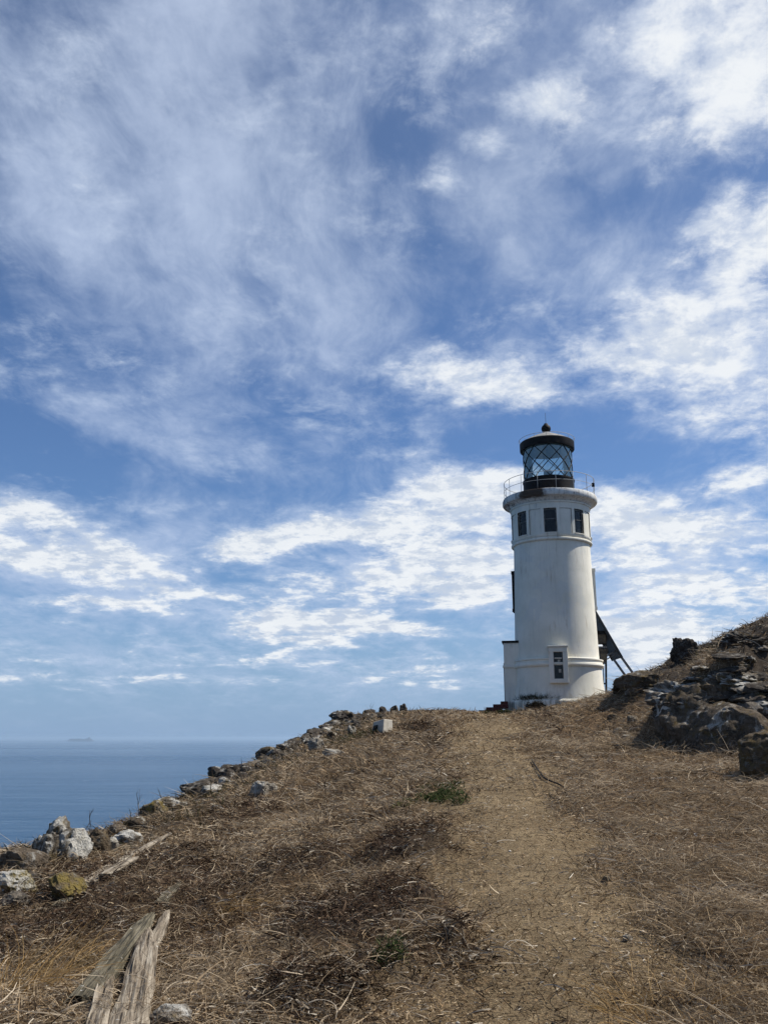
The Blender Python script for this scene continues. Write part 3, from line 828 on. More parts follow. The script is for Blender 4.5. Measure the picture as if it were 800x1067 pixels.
# ------------------------------------------------------------------ solar panel rack
SY = 39.6
ra = P(616, 636, SY); rbm = P(645, 686, SY)
srt = empty("solar_panel_rack", (rbm.x - 0.6, SY, h1(rbm.x - .6, SY))); tag(srt, "steeply tilted solar panel rack with equipment boxes beside the lighthouse", "solar panel")
o0 = srt.location.copy()
ax = (rbm - ra); Ln = ax.length; axn = ax.normalized(); yv = Vector((0, 1, 0)); nv = axn.cross(yv).normalized()
if nv.x < 0: nv = -nv
rotm = Matrix((axn, yv, nv)).transposed()
pc = (ra + rbm) / 2 - o0
def slab(off, sz, nm, mt, par=srt): return MB().box(pc + rotm @ Vector(off), sz, rotm).build(nm, mt, par)
pv = slab((0, 0.35, 0.03), (Ln, 1.5, 0.03), "solar_panel", M_solar)
fb = MB()
for s_ in (-1, 1):
    fb.box(pc + rotm @ Vector((0, .35 + s_ * 0.765, 0.0)), (Ln + .04, 0.05, 0.12), rotm)
    fb.box(pc + rotm @ Vector((s_ * (Ln / 2 - .02), .35, 0.0)), (0.05, 1.48, 0.11), rotm)
for t in (-0.25, 0.1, 0.35): fb.box(pc + rotm @ Vector((Ln * t, .35, -0.06)), (0.07, 1.48, 0.09), rotm)
fb.box(pc + rotm @ Vector((0, .35, 0.006)), (Ln - .1, 1.46, 0.012), rotm)
fb.build("panel_frame", M_panelframe, pv)
lo = P(662, 707, SY); lo2 = P(644, 684, SY)
for dy in (-0.3, 1.0):
    MB().bar(lo2 + Vector((0, dy, 0.02)) - o0, lo + Vector((0.25, dy, -0.45)) - o0, 0.09).build("leg", M_galv, srt)
def pl(px, py, dy=0): return P(px, py, SY) + Vector((0, dy, 0)) - o0
for px_, nm, w_ in ((631.5, "post", 0.075), (628.8, "post", 0.035)):
    a_ = pl(px_ - .6, 660); b_ = pl(px_, 725)
    MB().bar(a_, b_, w_).build(nm, M_panelframe, srt)
MB().bar(pl(624, 712.5), pl(632, 712.5), 0.06).build("rung", M_panelframe, srt)
for (p1, p2) in (((632, 684), (638.5, 680)), ((632.5, 687), (640, 682.5))):
    MB().bar(pl(*p1), pl(*p2), 0.045).build("brace", M_galv, srt)
a_ = pl(625.5, 670)
eb = MB().box(a_ + Vector((0, 0, 0.16)), (0.42, 0.5, 0.42)).build("equipment_box", M_box, srt, bevel=0.02)
MB().box(pl(624, 660), (0.5, 0.6, 0.16)).build("box_lid", M_black, eb, bevel=0.02)
MB().box(pl(626, 675), (0.40, 0.5, 0.07)).build("pale_band", M_galv, eb)
MB().add([pl(621.5, 677) + Vector((0, s_, 0)) for s_ in (-.25, .25)] + [pl(631.3, 676.5) + Vector((0, s_, 0)) for s_ in (-.25, .25)] + [pl(631, 688.5) + Vector((0, s_, 0)) for s_ in (-.25, .25)] + [pl(626, 688.5) + Vector((0, s_, 0)) for s_ in (-.25, .25)],
         [(0, 2, 4, 6), (1, 7, 5, 3), (0, 1, 3, 2), (2, 3, 5, 4), (4, 5, 7, 6), (6, 7, 1, 0)]).build("battery_box", M_box, srt)
MB().box(pl(628, 690.5), (0.17, 0.2, 0.12)).build("junction_box", M_galv, srt)

# ------------------------------------------------------------------ ship on the horizon
SHD = 12000.0
sp_ = P(84, 771.5, SHD)
ship = empty("cargo_ship", (sp_.x, SHD, SEA), R(2)); tag(ship, "faint grey cargo ship low on the hazy sea horizon", "ship")
M_ship = simple_mat("ship_grey_paint", (0.055, 0.050, 0.055), (0.10, 0.09, 0.09), 0.7, scale=0.02)
hl = MB(); Lh = 335.0
sec = [(-0.5, 0.6, 13), (-0.46, 1.0, 14), (0.38, 1.0, 14), (0.47, 0.55, 16), (0.5, 0.05, 18)]
vv, ff = [], []
for (t, w_, hgt) in sec:
    for (yy_, zz_) in ((-20 * w_, -2), (20 * w_, -2), (22 * w_, hgt), (-22 * w_, hgt)): vv.append((t * Lh, yy_, zz_))
for i in range(4):
    for k_ in range(4): ff.append((i * 4 + k_, i * 4 + (k_ + 1) % 4, (i + 1) * 4 + (k_ + 1) % 4, (i + 1) * 4 + k_))
ff += [(3, 2, 1, 0), (16, 17, 18, 19)]
hl.add(vv, ff).build("hull", M_ship, ship)
rs_ = random.Random(3)
for i in range(9):
    hh = rs_.uniform(17, 27)
    MB().box((-130 + i * 30, 0, 13.5 + hh / 2), (27, 40, hh)).build("container_stack", M_ship, ship)
MB().box((108, 0, 33), (18, 40, 40)).build("bridge", M_ship, ship)
MB().box((134, 0, 26), (14, 30, 18)).build("funnel", M_ship, ship)

# ------------------------------------------------------------------ rocks
LICHEN = (0.115, 0.078, 0.028)
def rock_mat(name, base1, base2, ochre=0.3, guano=0.2, top=0.0, gscale=3.0, veins=0.0):
    m, nt = new_mat(name)
    p = geo(nt, 'Position'); nrm = geo(nt, 'Normal')
    oi = nt.nodes.new('ShaderNodeObjectInfo'); rnd = N(nt, oi.outputs['Random'])
    n1 = noise(nt, p, 2.2, 6, 0.65); n2 = noise(nt, p, 14, 6, 0.7); n3 = noise(nt, p, 70, 3, 0.6)
    cr = voronoi(nt, p, 5.0, 'DISTANCE_TO_EDGE')
    c = mix(nt, ss(nt, 0.35, 0.65, n1 * 0.5 + n2 * 0.5), base1, base2)
    c = mix(nt, ss(nt, 0.0, 0.03, cr + (n2 - .5) * .05, 0.55, 0.0), c, (0.010, 0.008, 0.007))
    nz = sep(nt, nrm)[2]
    lic = ss(nt, 0.60 - 0.18 * ochre, 0.72 - 0.18 * ochre, noise(nt, p, 4.5, 5, 0.7) + (rnd - 0.5) * 0.12)
    c = mix(nt, lic * 0.8, c, (0.20, 0.15, 0.040) if ochre >= 1 else LICHEN)
    lic2 = ss(nt, 0.54, 0.62, noise(nt, mapping(nt, p, (7, 3, 1)), 13, 6, 0.78))
    c = mix(nt, lic2 * 0.6, c, (0.21, 0.195, 0.165))
    gst = noise(nt, mapping(nt, p, (2, 5, 0), (0, 0, 0), (1.6, 1.6, 0.4)), gscale, 6, 0.68)
    gu = gst + nz * 0.16 * top + (rnd - 0.5) * 0.10 + (n2 - 0.5) * 0.22 + (n3 - 0.5) * 0.10
    gm = ss(nt, 0.64 - 0.3 * guano, 0.78 - 0.3 * guano, gu)
    c = mix(nt, gm * 0.92, c, mix(nt, ss(nt, .4, .7, n2), (0.55, 0.53, 0.48), (0.30, 0.28, 0.235)))
    if veins:
        vw = vmath(nt, 'ADD', p, vmath(nt, 'MULTIPLY', noise(nt, p, 2.5, 4, 0.6, out='Color'), (0.5, 0.5, 0.5)))
        ve = voronoi(nt, vw, 1.3, 'DISTANCE_TO_EDGE')
        vm = ss(nt, 0.010, 0.045, ve + (n2 - 0.5) * 0.05, 1.0, 0.0) * ss(nt, 0.50, 0.58, noise(nt, mapping(nt, p, (3, 8, 2)), 1.1, 3, 0.6))
        c = mix(nt, vm * veins, c, (0.50, 0.48, 0.43))
    b = princ(nt, c, 0.92, 0.2, normal=bump(nt, n1 * 0.35 + n2 * 0.4 + n3 * 0.25, 1.0, 0.10))
    output(nt, b); return m
RM = {
 'dark': rock_mat("dark_rock", (0.026, 0.021, 0.017), (0.085, 0.068, 0.053), 0.25, 0.12, 0.4),
 'mossy': rock_mat("lichened_dark_rock", (0.034, 0.026, 0.018), (0.13, 0.096, 0.060), 0.55, 0.05, 0.3),
 'streak': rock_mat("streaked_dark_rock", (0.036, 0.028, 0.020), (0.16, 0.122, 0.084), 0.55, 0.19, 0.3, 2.5, 0.9),
 'layer': rock_mat("layered_grey_rock", (0.055, 0.045, 0.035), (0.20, 0.168, 0.132), 0.4, 0.25, 0.6, 3.5, 0.8),
 'guano': rock_mat("guano_white_rock", (0.07, 0.055, 0.04), (0.17, 0.14, 0.10), 0.5, 0.57, 0.6, 3.5),
 'ochre': rock_mat("yellow_lichen_rock", (0.06, 0.045, 0.026), (0.16, 0.12, 0.065), 1.0, 0.20, 0.6),
 'brown': rock_mat("brown_rock", (0.07, 0.052, 0.036), (0.16, 0.125, 0.088), 0.4, 0.15, 0.3),
 'pale': rock_mat("pale_rock", (0.20, 0.175, 0.14), (0.36, 0.32, 0.26), 0.1, 0.40, 0.5),
}
from mathutils import noise as mnoise
def rock_mesh(seed, sub=4, facets=9, rough=0.16, strata=0.10):
    rs = random.Random(seed)
    bm = bmesh.new(); bmesh.ops.create_icosphere(bm, subdivisions=sub, radius=1.0)
    planes = []
    for i in range(facets):
        n = Vector((rs.gauss(0, 1), rs.gauss(0, 1), rs.gauss(0, 0.8))).normalized()
        planes.append((n, rs.uniform(0.55, 0.85)))
    off = Vector((rs.uniform(-50, 50), rs.uniform(-50, 50), rs.uniform(-50, 50)))
    sdir = Vector((rs.uniform(-.5, .5), rs.uniform(-.3, .3), 1)).normalized()
    for v in bm.verts:
        p = v.co.copy()
        for n, dd in planes:
            t = p.dot(n)
            if t > dd: p -= n * (t - dd) * 0.92
        d_ = mnoise.fractal(p * 1.6 + off, 1.0, 2.1, 5) * rough + mnoise.fractal(p * 6.0 + off, 0.9, 2.1, 3) * rough * 0.35
        cr_ = -abs(mnoise.noise(p * 2.3 - off)) * rough * 0.8
        ax_ = p.dot(sdir) * 4.2 + mnoise.noise(p * 1.3 + off) * 0.9
        led = (ax_ - math.floor(ax_)); led = (1 - led) ** 2 if led > 0.12 else led / 0.12
        fine = mnoise.fractal(p * 11.0 - off, 0.6, 2.2, 4) * rough * 0.30
        p += v.co.normalized() * (d_ + cr_ + (led - 0.4) * strata + fine)
        v.co = p
    lo_ = [min(v.co[i] for v in bm.verts) for i in range(3)]; hi_ = [max(v.co[i] for v in bm.verts) for i in range(3)]
    for v in bm.verts:   # normalise to a unit box, base at z = 0
        v.co = Vector(((v.co.x - lo_[0]) / (hi_[0] - lo_[0]) - 0.5, (v.co.y - lo_[1]) / (hi_[1] - lo_[1]) - 0.5, (v.co.z - lo_[2]) / (hi_[2] - lo_[2])))
    me = bpy.data.meshes.new("rock"); bm.to_mesh(me); bm.free()
    me.polygons.foreach_set('use_smooth', [True] * len(me.polygons)); me.set_sharp_from_angle(angle=R(38))
    return me
_seed = [100]
def rock(px, py, wpx, hpx, kind, label, dr=0.9, y=None, sink=0.25, rz=None, name="rock", group=None, tilt=0.0, sub=4, facets=9, rough=0.16, me=None, strata=0.06):
    """a rock whose foot is at ground pixel (px,py), hpx tall and wpx wide as seen from the trail"""
    _seed[0] += 1; rs = random.Random(_seed[0])
    if y is None:
        g_ = G(px, py)
        if g_ is None:
            d_ = ray(px, py); y_ = 30; g_ = Vector((d_.x / d_.y * y_, y_, h1(d_.x / d_.y * y_, y_)))
    else:
        x_ = ray(px, py); x_ = x_.x / x_.y * y; g_ = Vector((x_, y, h1(x_, y)))
    dep = (g_ - EYE).length
    w_ = wpx / F * dep; h_ = hpx / F * dep
    if me is None:
        me = rock_mesh(_seed[0], sub, facets, rough, strata); me.materials.append(RM[kind])
    o = bpy.data.objects.new(name, me); COL.objects.link(o)
    zt = P(px, py - hpx, g_.y + w_ * dr * 0.35 * (0 if y is None else 1)).z
    if y is not None: h_ = max(0.35 * h_, zt - h1(g_.x, g_.y + w_ * dr * 0.35))
    H_ = h_ / (1 - sink)
    o.scale = (w_, w_ * dr, H_)
    o.location = (g_.x, g_.y + w_ * dr * 0.35, (g_.z if y is None else h1(g_.x, g_.y + w_ * dr * 0.35)) - H_ * sink)
    o.rotation_euler = (tilt, rs.uniform(-.08, .08), rs.uniform(-.35, .35) if rz is None else rz)
    return tag(o, label, "rock", group)

# left edge, individually
rock(55, 880, 30, 30, 'guano', "upright rock stained white, topmost of the white rocks by the sea edge", y=9.3)
rock(73, 897, 34, 28, 'guano', "white streaked rock with a brown side, just below the upright white rock", 1.0)
rock(40, 903, 24, 30, 'guano', "narrow leaning rock with white patches beside the upright white rock", 0.8)
rock(16, 910, 46, 20, 'brown', "broad flat brown rock at the sea edge, partly cut off by the picture edge", 0.8, tilt=0.15)
rock(12, 934, 40, 20, 'ochre', "yellow lichened rock with white spots below the flat brown rock", 0.8)
rock(64, 941, 36, 24, 'ochre', "low yellow lichened rock with white corner above the grey weathered plank", 0.9)
rock(97, 892, 28, 24, 'mossy', "orange brown lichened rock right of the white streaked rock", 0.9)
rock(128, 885, 34, 16, 'guano', "low white streaked rock just above the long grey plank", 0.7)
rock(112, 890, 18, 14, 'pale', "small pale rock left of the low white streaked rock", 0.8)
rock(157, 853, 26, 16, 'ochre', "mossy yellow rock on the skyline above the plank end", 0.9)
rock(170, 846, 22, 11, 'guano', "white topped flat rock beside the dark boulder on the sea edge", 0.9)
rock(206, 836, 42, 24, 'dark', "big dark boulder on the sea edge below the rocky ridge", 1.0, y=15.6)
rock(219, 834, 22, 16, 'guano', "white faced rock leaning on the big dark boulder", 0.8, y=15.4)
rock(270, 832, 22, 15, 'pale', "pale white rock alone in the dry grass below the ridge", 0.9)
rock(283, 828, 10, 9, 'pale', "small pale stone touching the pale rock in the dry grass", 0.9)
rock(347, 789, 24, 8, 'pale', "low flat cream rock in the grass below the concrete block", 0.7)
rock(329, 783, 16, 14, 'pale', "pale grey square rock among dark ridge rocks", 0.9)
rock(366, 768, 9, 11, 'guano', "small upright white rock left of the concrete block", 0.8)
rock(246, 808, 12, 9, 'guano', "small white rock half-way up the dark ridge", 0.8)
rock(232, 822, 12, 9, 'guano', "small white rock at the foot of the dark ridge", 0.8)
rock(300, 782, 14, 9, 'layer', "grey white rock on the upper dark ridge", 0.8)
rock(355, 752, 26, 12, 'dark', "dark jagged rock at the top of the ridge skyline", 0.9, y=29)
rock(174, 1085, 46, 38, 'layer', "grey and white stone beside the lower end of the weathered timbers", 0.9, y=4.05)
rock(95, 1002, 10, 6, 'pale', "small pale stone in the dark thatch left of the timbers", 0.8)
rock(12, 948, 26, 12, 'layer', "dull grey rock low at the picture edge under the yellow rock", 0.8)
rock(30, 926, 18, 12, 'brown', "small brown stone between the flat rock and the low yellow rock", 0.8)
rock(140, 868, 24, 14, 'mossy', "brown mossy rock on the skyline below the dead twigs", 0.9)
rock(118, 873, 18, 12, 'brown', "plain brown rock on the skyline beside the orange rock", 0.9)
rock(185, 846, 16, 9, 'layer', "speckled grey stone in front of the white topped flat rock", 0.9)
rock(655, 984, 10, 7, 'pale', "small pale stone on the straw right of the path", 0.8)
rock(632, 922, 8, 5, 'layer', "bluish pale stone at the edge of the straw right of the path", 0.8)

# the dark rubble along the ridge
rs = random.Random(11)
rub = []
for i in range(4):
    me_ = rock_mesh(500 + i, 3, 8, 0.2); me_.materials.append(RM['dark']); rub.append(me_)
for i in range(2):
    me_ = rock_mesh(520 + i, 3, 8, 0.2); me_.materials.append(RM['layer']); rub.append(me_)
for i in range(265):
    t = rs.random()
    yb = 16.2 + t * 15.5
    off = rs.betavariate(1.2, 2.2) * (1.0 + 0.9 * t)
    xb = float(rimx(yb)) - 0.15 + off
    w_ = rs.uniform(0.12, 0.42) * (1.25 if off < 0.4 else 0.8)
    light = rs.random() < 0.2
    me_ = rs.choice(rub[4:] if light else rub[:4])
    o = bpy.data.objects.new("ridge_rock", me_); COL.objects.link(o)
    hh = w_ * rs.uniform(0.45, 0.8)
    o.scale = (w_, w_ * rs.uniform(.7, 1.1), hh); o.rotation_euler = (rs.uniform(-.2, .2), rs.uniform(-.2, .2), rs.uniform(0, 6.28))
    o.location = (xb, yb, h1(xb, yb) - hh * 0.35)
    tag(o, "speckled grey rock in the jumble along the seaward ridge" if light else "dark jagged rock in the jumble along the seaward ridge", "rock", "speckled ridge rocks" if light else "dark ridge rocks")
# stones on the crest skyline
for (px, py, w_, h_, lab) in [(384, 743, 14, 4, "long low dark stone at the seaward end of the crest row"), (399, 742, 9, 6, "small dark stone, second in the crest row from the sea"),
                              (411, 742, 9, 7, "round dark stone in the middle of the crest row"), (420, 742, 8, 9, "tallest dark stone ending the crest row nearest the lighthouse"), (441, 743, 36, 3, "very flat long dark slab on the crest beside the dark stone row")]:
    rock(px, py, w_, h_, 'dark', lab, 0.7, y=33.5, sub=3, sink=0.2)

# right outcrop
rock(672, 742, 46, 40, 'streak', "rounded dark outcrop rock with a white patch nearest the lighthouse", 1.1, y=20.8, rough=0.13, facets=12, sub=5, sink=0.45, strata=0.04)
rock(730, 778, 62, 56, 'streak', "great dark boulder with white streaked edge at the foot of the rocky slope", 1.2, facets=18, rough=0.10, sub=5, sink=0.4, strata=0.03)
rock(772, 782, 78, 44, 'streak', "brown boulder with white droppings right of the great dark boulder", 1.3, sub=5, sink=0.5, rough=0.10, facets=18, strata=0.03)
rock(808, 812, 54, 44, 'mossy', "smooth dark mossy boulder at the foot of the slope, cut by the picture edge", 1.0, facets=10, rough=0.10, sink=0.35, sub=5, strata=0.02)
rock(717, 690, 30, 26, 'dark', "square standing stone alone on the slope skyline", 0.7, y=21.5, sink=0.25, rough=0.24, sub=5)
rock(732, 730, 96, 16, 'layer', "long pale layered slab above the great dark boulder", 0.8, tilt=0.25, sink=0.6, sub=5, rough=0.22)
rock(775, 712, 76, 11, 'layer', "upper pale layered slab on the rocky slope", 0.8, tilt=0.25, sink=0.6, sub=5, rough=0.22)
rock(795, 752, 46, 18, 'layer', "grey patched rock at the picture edge above the brown boulder", 1.0, sink=0.5, rough=0.22)
rock(782, 672, 60, 14, 'dark', "dark rock ledge at the hilltop skyline", 0.8, rough=0.24, sink=0.55, sub=5)
rock(698, 756, 26, 14, 'streak', "low broken rock between the rounded outcrop and the great boulder", 1.0, sink=0.5, rough=0.24)
rock(655, 740, 26, 22, 'mossy', "ochre brown rock at the lighthouse side of the rounded outcrop", 1.0, y=21.4, sink=0.5, rough=0.22)
rock(660, 754, 11, 8, 'guano', "small white stone under the rounded outcrop rock", 0.9)
rock(645, 766, 11, 5, 'layer', "flat grey chip of rock in the grass below the rounded outcrop", 0.9)
rock(655, 772, 14, 6, 'pale', "pale flat stone in the grass below the rounded outcrop", 0.9)
rock(703, 738, 34, 12, 'layer', "grey ledge rock beside the long pale slab", 0.9, sink=0.55, rough=0.22)
rock(752, 801, 10, 5, 'pale', "white stone on the bare soil under the brown boulder", 0.9)
rock(752, 748, 56, 20, 'streak', "block sitting on top of the great dark boulder", 1.0, sink=0.5, rough=0.22)
rock(772, 760, 48, 20, 'mossy', "ochre block between the great boulder and the picture edge rocks", 1.0, sink=0.45, rough=0.22)
rock(690, 714, 44, 9, 'mossy', "brown ledge below the square standing stone", 0.9, sink=0.6, rough=0.24)
rock(640, 750, 13, 5, 'mossy', "small brown stone in the grass before the rounded outcrop", 0.9)
rs = random.Random(77)
bits = []
for i in range(4):
    me_ = rock_mesh(600 + i, 3, 9, 0.24); me_.materials.append(RM['layer' if i % 2 else 'dark']); bits.append(me_)
for i in range(64):
    px = rs.uniform(684, 800); py = rs.uniform(704 + 30 * max(0, (720 - px) / 40) - 32 * max(0, (px - 720) / 80), 790 - 20 * max(0, (715 - px) / 45))
    g_ = G(px, py)
    if g_ is None: continue
    k_ = rs.randrange(4); slab_ = py < 745 and rs.random() < 0.6
    w_ = rs.uniform(0.25, 0.58) if slab_ else rs.uniform(0.08, 0.30)
    hh = w_ * (rs.uniform(.16, .28) if slab_ else rs.uniform(.35, .6))
    o = bpy.data.objects.new("flat_rock" if slab_ else "slope_rock", bits[k_]); COL.objects.link(o)
    o.scale = (w_, w_ * rs.uniform(.6, 1.0), hh)
    o.rotation_euler = (rs.uniform(.1, .35), rs.uniform(-.25, -.02), rs.uniform(-.4, .4)) if slab_ else (rs.uniform(-.3, .3), rs.uniform(-.3, .3), rs.uniform(0, 6.28))
    o.location = (g_.x, g_.y, g_.z - hh * .45)
    if slab_: tag(o, "low speckled rock slab bedded in the upper rocky slope" if k_ % 2 else "low dark rock slab bedded in the upper rocky slope", "rock", "speckled slope slabs" if k_ % 2 else "dark slope slabs")
    else: tag(o, "small speckled stone bedded in the rocky slope" if k_ % 2 else "small dark stone bedded in the rocky slope", "rock", "speckled slope stones" if k_ % 2 else "dark slope stones")

# concrete block on the left of the crest
g_ = G(393, 767) or Vector((-.2, 26, 2))
dep = g_.length
bk = empty("concrete_block", (g_.x, g_.y + .15, g_.z), R(-28)); tag(bk, "broken pale concrete block with its shaded side painted dark on the grassy crest", "concrete block")
s_ = dep / F * 0.86
o = MB().add([(-9 * s_, 0, -.1), (8 * s_, -.05, -.1), (9 * s_, .5, -.1), (-8 * s_, .5, -.1), (-7 * s_, .05, 15 * s_), (9 * s_, 0, 19 * s_), (9 * s_, .45, 18 * s_), (-6 * s_, .45, 16 * s_)],
             [(0, 1, 5, 4), (1, 2, 6, 5), (2, 3, 7, 6), (3, 0, 4, 7), (4, 5, 6, 7), (3, 2, 1, 0)]).build("slab", M_concrete, bk, bevel=0.02)
MB().add([(-6.5 * s_, -.06, 0), (0 * s_, -.085, 0), (0.5 * s_, -.045, 12 * s_), (-5.0 * s_, -.01, 11 * s_), (-6.5 * s_, .02, 0), (0 * s_, .02, 0), (0.5 * s_, .05, 12 * s_), (-5.0 * s_, .05, 11 * s_)],
         [(0, 1, 2, 3), (0, 4, 5, 1), (1, 5, 6, 2), (2, 6, 7, 3), (3, 7, 4, 0), (7, 6, 5, 4)]).build("shade_patch", M_deckshade, bk)  # dark plate standing in for shade on the block's left face

# ------------------------------------------------------------------ driftwood and planks
def wood_mat(name, c1, c2, c3):
    m, nt = new_mat(name)
    p = coords(nt, 'Object')
    g1 = noise(nt, mapping(nt, p, (0, 0, 0), (0, 0, 0), (0.8, 22, 22)), 1.6, 6, 0.65, 0.3)
    g2 = noise(nt, mapping(nt, p, (0, 0, 0), (0, 0, 0), (3, 70, 70)), 1.6, 4, 0.6)
    n1 = noise(nt, p, 4, 5, 0.6)
    f = g1 * 0.65 + g2 * 0.35
    c = ramp(nt, f, [(0.39, c1), (0.49, c2), (0.62, c3)])
    c = mix(nt, ss(nt, 0.55, 0.72, n1) * 0.6, c, tuple(v * 0.7 for v in c2))
    w = ss(nt, 0.66, 0.72, noise(nt, p, 16, 4, 0.7))
    c = mix(nt, w * 0.7, c, (0.55, 0.54, 0.5))
    b = princ(nt, c, 0.9, 0.15, normal=bump(nt, f, 0.9, 0.02)); output(nt, b); return m
M_wood = wood_mat("weathered_pale_timber", (0.022, 0.017, 0.013), (0.185, 0.150, 0.110), (0.39, 0.34, 0.265))
M_wood2 = wood_mat("mossy_grey_timber", (0.020, 0.018, 0.012), (0.095, 0.082, 0.056), (0.21, 0.185, 0.135))

def timber(name, px1, py1, px2, py2, wpx1, wpx2, th, mat, label, cat, lift1=0.0, lift2=0.0, seed=1, y1_=None, nseg=40, nar=28, jag=0.12, roll=0.0):
    rs = np.random.RandomState(seed)
    def gp(px, py, yy_):
        if yy_ is not None:
            d_ = ray(px, py); x_ = d_.x / d_.y * yy_; return Vector((x_, yy_, h1(x_, yy_)))
        return G(px, py)
    a = gp(px1, py1, y1_); b = gp(px2, py2, None)
    a.z += lift1; b.z += lift2
    w1 = wpx1 / F * (a - EYE).length; w2 = wpx2 / F * (b - EYE).length
    d_ = b - a; L_ = d_.length; dx = d_.normalized(); up = Vector((0, 0, 1))
    sy = up.cross(dx).normalized(); sz = dx.cross(sy)
    M_ = Matrix((dx, sy, sz)).transposed()
    if roll: M_ = M_ @ Matrix.Rotation(roll, 3, 'X')
    vs, fs = [], []
    jit = rs.rand(nar) * jag * L_; jit0 = rs.rand(nar) * jag * 0.5 * L_
    ph = rs.rand(nar) * 10
    for i in range(nseg + 1):
        t = i / nseg
        for k_ in range(nar):
            an = 2 * math.pi * k_ / nar
            cy, cz = math.cos(an), math.sin(an)
            # squarish cross-section with grain grooves running along the length
            sq = 1.0 / max(abs(cy) ** 6 + abs(cz) ** 6, 1e-6) ** (1 / 6)
            groove = 1 + 0.30 * mnoise.noise(Vector((ph[k_], t * 4.2, seed))) + 0.24 * (ph[k_] / 10 - 0.5) + 0.12 * mnoise.noise(Vector((math.cos(an) * 2, math.sin(an) * 2 + t * 1.5, seed * 3.1)))
            w_ = (w1 + (w2 - w1) * t) * 0.5
            tp = 1 - 0.72 * max(0, (t - 0.62) / 0.38) ** 1.6 * (0.6 + 0.8 * abs(math.sin(ph[k_] * 3)))
            x_ = -jit0[k_] * 0 + t * L_
            if i == nseg: x_ -= jit[k_]
            if i == nseg - 1: x_ -= jit[k_] * 0.8
            if i == 0: x_ += jit0[k_]
            bend = 0.02 * L_ * math.sin(t * 3.0 + seed)
            vs.append((x_, cy * sq * w_ * groove * tp * 1.0 + bend * .3, cz * sq * th * 0.5 * groove * tp))
    for i in range(nseg):
        for k_ in range(nar):
            fs.append((i * nar + k_, i * nar + (k_ + 1) % nar, (i + 1) * nar + (k_ + 1) % nar, (i + 1) * nar + k_))
    fs.append(tuple(range(nar))[::-1]); fs.append(tuple(nseg * nar + k_ for k_ in range(nar)))
    mb = MB(); mb.add(vs, fs); o = mb.build(name, mat, None, angle=50)
    o.matrix_world = Matrix.Translation(a) @ M_.to_4x4()
    return tag(o, label, cat)
timber("driftwood_timber", 128, 1120, 152, 972, 36, 14, 0.12, M_wood, "thick pale splintered timber at the bottom, largest of the weathered woods", "driftwood", 0.035, 0.045, 3, 3.75, jag=0.25)
timber("driftwood_timber", 84, 1058, 158, 957, 24, 11, 0.10, M_wood2, "mossy grey timber lying against the thick pale timber on its seaward side", "driftwood", 0.02, 0.035, 8, 4.3, jag=0.2)
timber("driftwood_timber", 94, 1110, 121, 1006, 20, 9, 0.09, M_wood, "narrow brown timber wedged between the pale and the mossy timbers", "driftwood", 0.045, 0.045, 12, 3.8, jag=0.3)
timber("driftwood_timber", 156, 998, 177, 954, 11, 8, 0.05, M_wood, "short pointed timber piece at the upper end of the thick pale timber", "driftwood", 0.02, 0.02, 5, jag=0.4)
timber("wood_plank", 166, 950, 187, 928, 11, 7, 0.03, M_wood2, "flat grey board end half buried above the weathered timbers", "plank", 0.035, 0.04, 6)
timber("wood_plank", 88, 930, 178, 873, 14, 6, 0.035, M_wood, "long grey plank lying in the dark thatch below the white rocks", "plank", 0.035, 0.045, 7)
timber("wood_plank", 108, 922, 143, 900, 11, 9, 0.03, M_wood, "short weathered board lying along the long grey plank", "plank", 0.055, 0.055, 9)
timber("wood_plank", 56, 952, 92, 930, 10, 6, 0.025, M_wood2, "dull broken board below the low yellow lichened rock", "plank", 0.03, 0.035, 10)
timber("wood_chip", 152, 1030, 190, 1022, 11, 8, 0.03, M_wood, "small pale splinter of wood beside the thick timber", "wood", 0.02, 0.02, 13)
timber("wood_chip", 446, 965, 456, 961, 7, 4, 0.03, M_bars, "small black scrap of wood at the edge of the dark thatch mat", "wood", 0.03, 0.03, 14)

# black hose across the grass
pts = []
for (px, py) in [(554, 795), (557, 800), (561, 806), (565, 812), (572, 817), (580, 820), (588, 824)]:
    q = G(px, py); pts.append(q + Vector((0, 0, 0.03)))
dense = []
for i in range(len(pts) - 1):
    for k_ in range(5): dense.append(pts[i].lerp(pts[i + 1], k_ / 5))
dense.append(pts[-1])
for p_ in dense: p_.z = h1(p_.x, p_.y) + 0.03
MB0 = MB().tube(dense, 0.010, 8)
hs = MB0.build("hose", M_hose, smooth=True); tag(hs, "piece of black hose lying bent in the dry grass right of the path", "hose")

# ------------------------------------------------------------------ plants
def leaf_mat(name, c1, c2, c3, tr=0.25):
    m, nt = new_mat(name)
    t = attr(nt, 'tone')
    c = ramp(nt, t, [(0.0, c1), (0.5, c2), (1.0, c3)])
    df = nt.nodes.new('ShaderNodeBsdfDiffuse'); nt.links.new(c.s, df.inputs[0])
    tl_ = nt.nodes.new('ShaderNodeBsdfTranslucent'); nt.links.new(c.s, tl_.inputs[0])
    mx = nt.nodes.new('ShaderNodeMixShader'); mx.inputs[0].default_value = tr
    nt.links.new(df.outputs[0], mx.inputs[1]); nt.links.new(tl_.outputs[0], mx.inputs[2])
    output(nt, mx); return m
M_green = leaf_mat("green_leaves", (0.020, 0.030, 0.011), (0.045, 0.064, 0.024), (0.12, 0.13, 0.055))
M_dgreen = leaf_mat("dull_leaves", (0.016, 0.018, 0.009), (0.040, 0.042, 0.018), (0.085, 0.08, 0.035))
M_bush = leaf_mat("dark_bush_leaves", (0.010, 0.008, 0.006), (0.024, 0.019, 0.013), (0.055, 0.042, 0.026), 0.1)
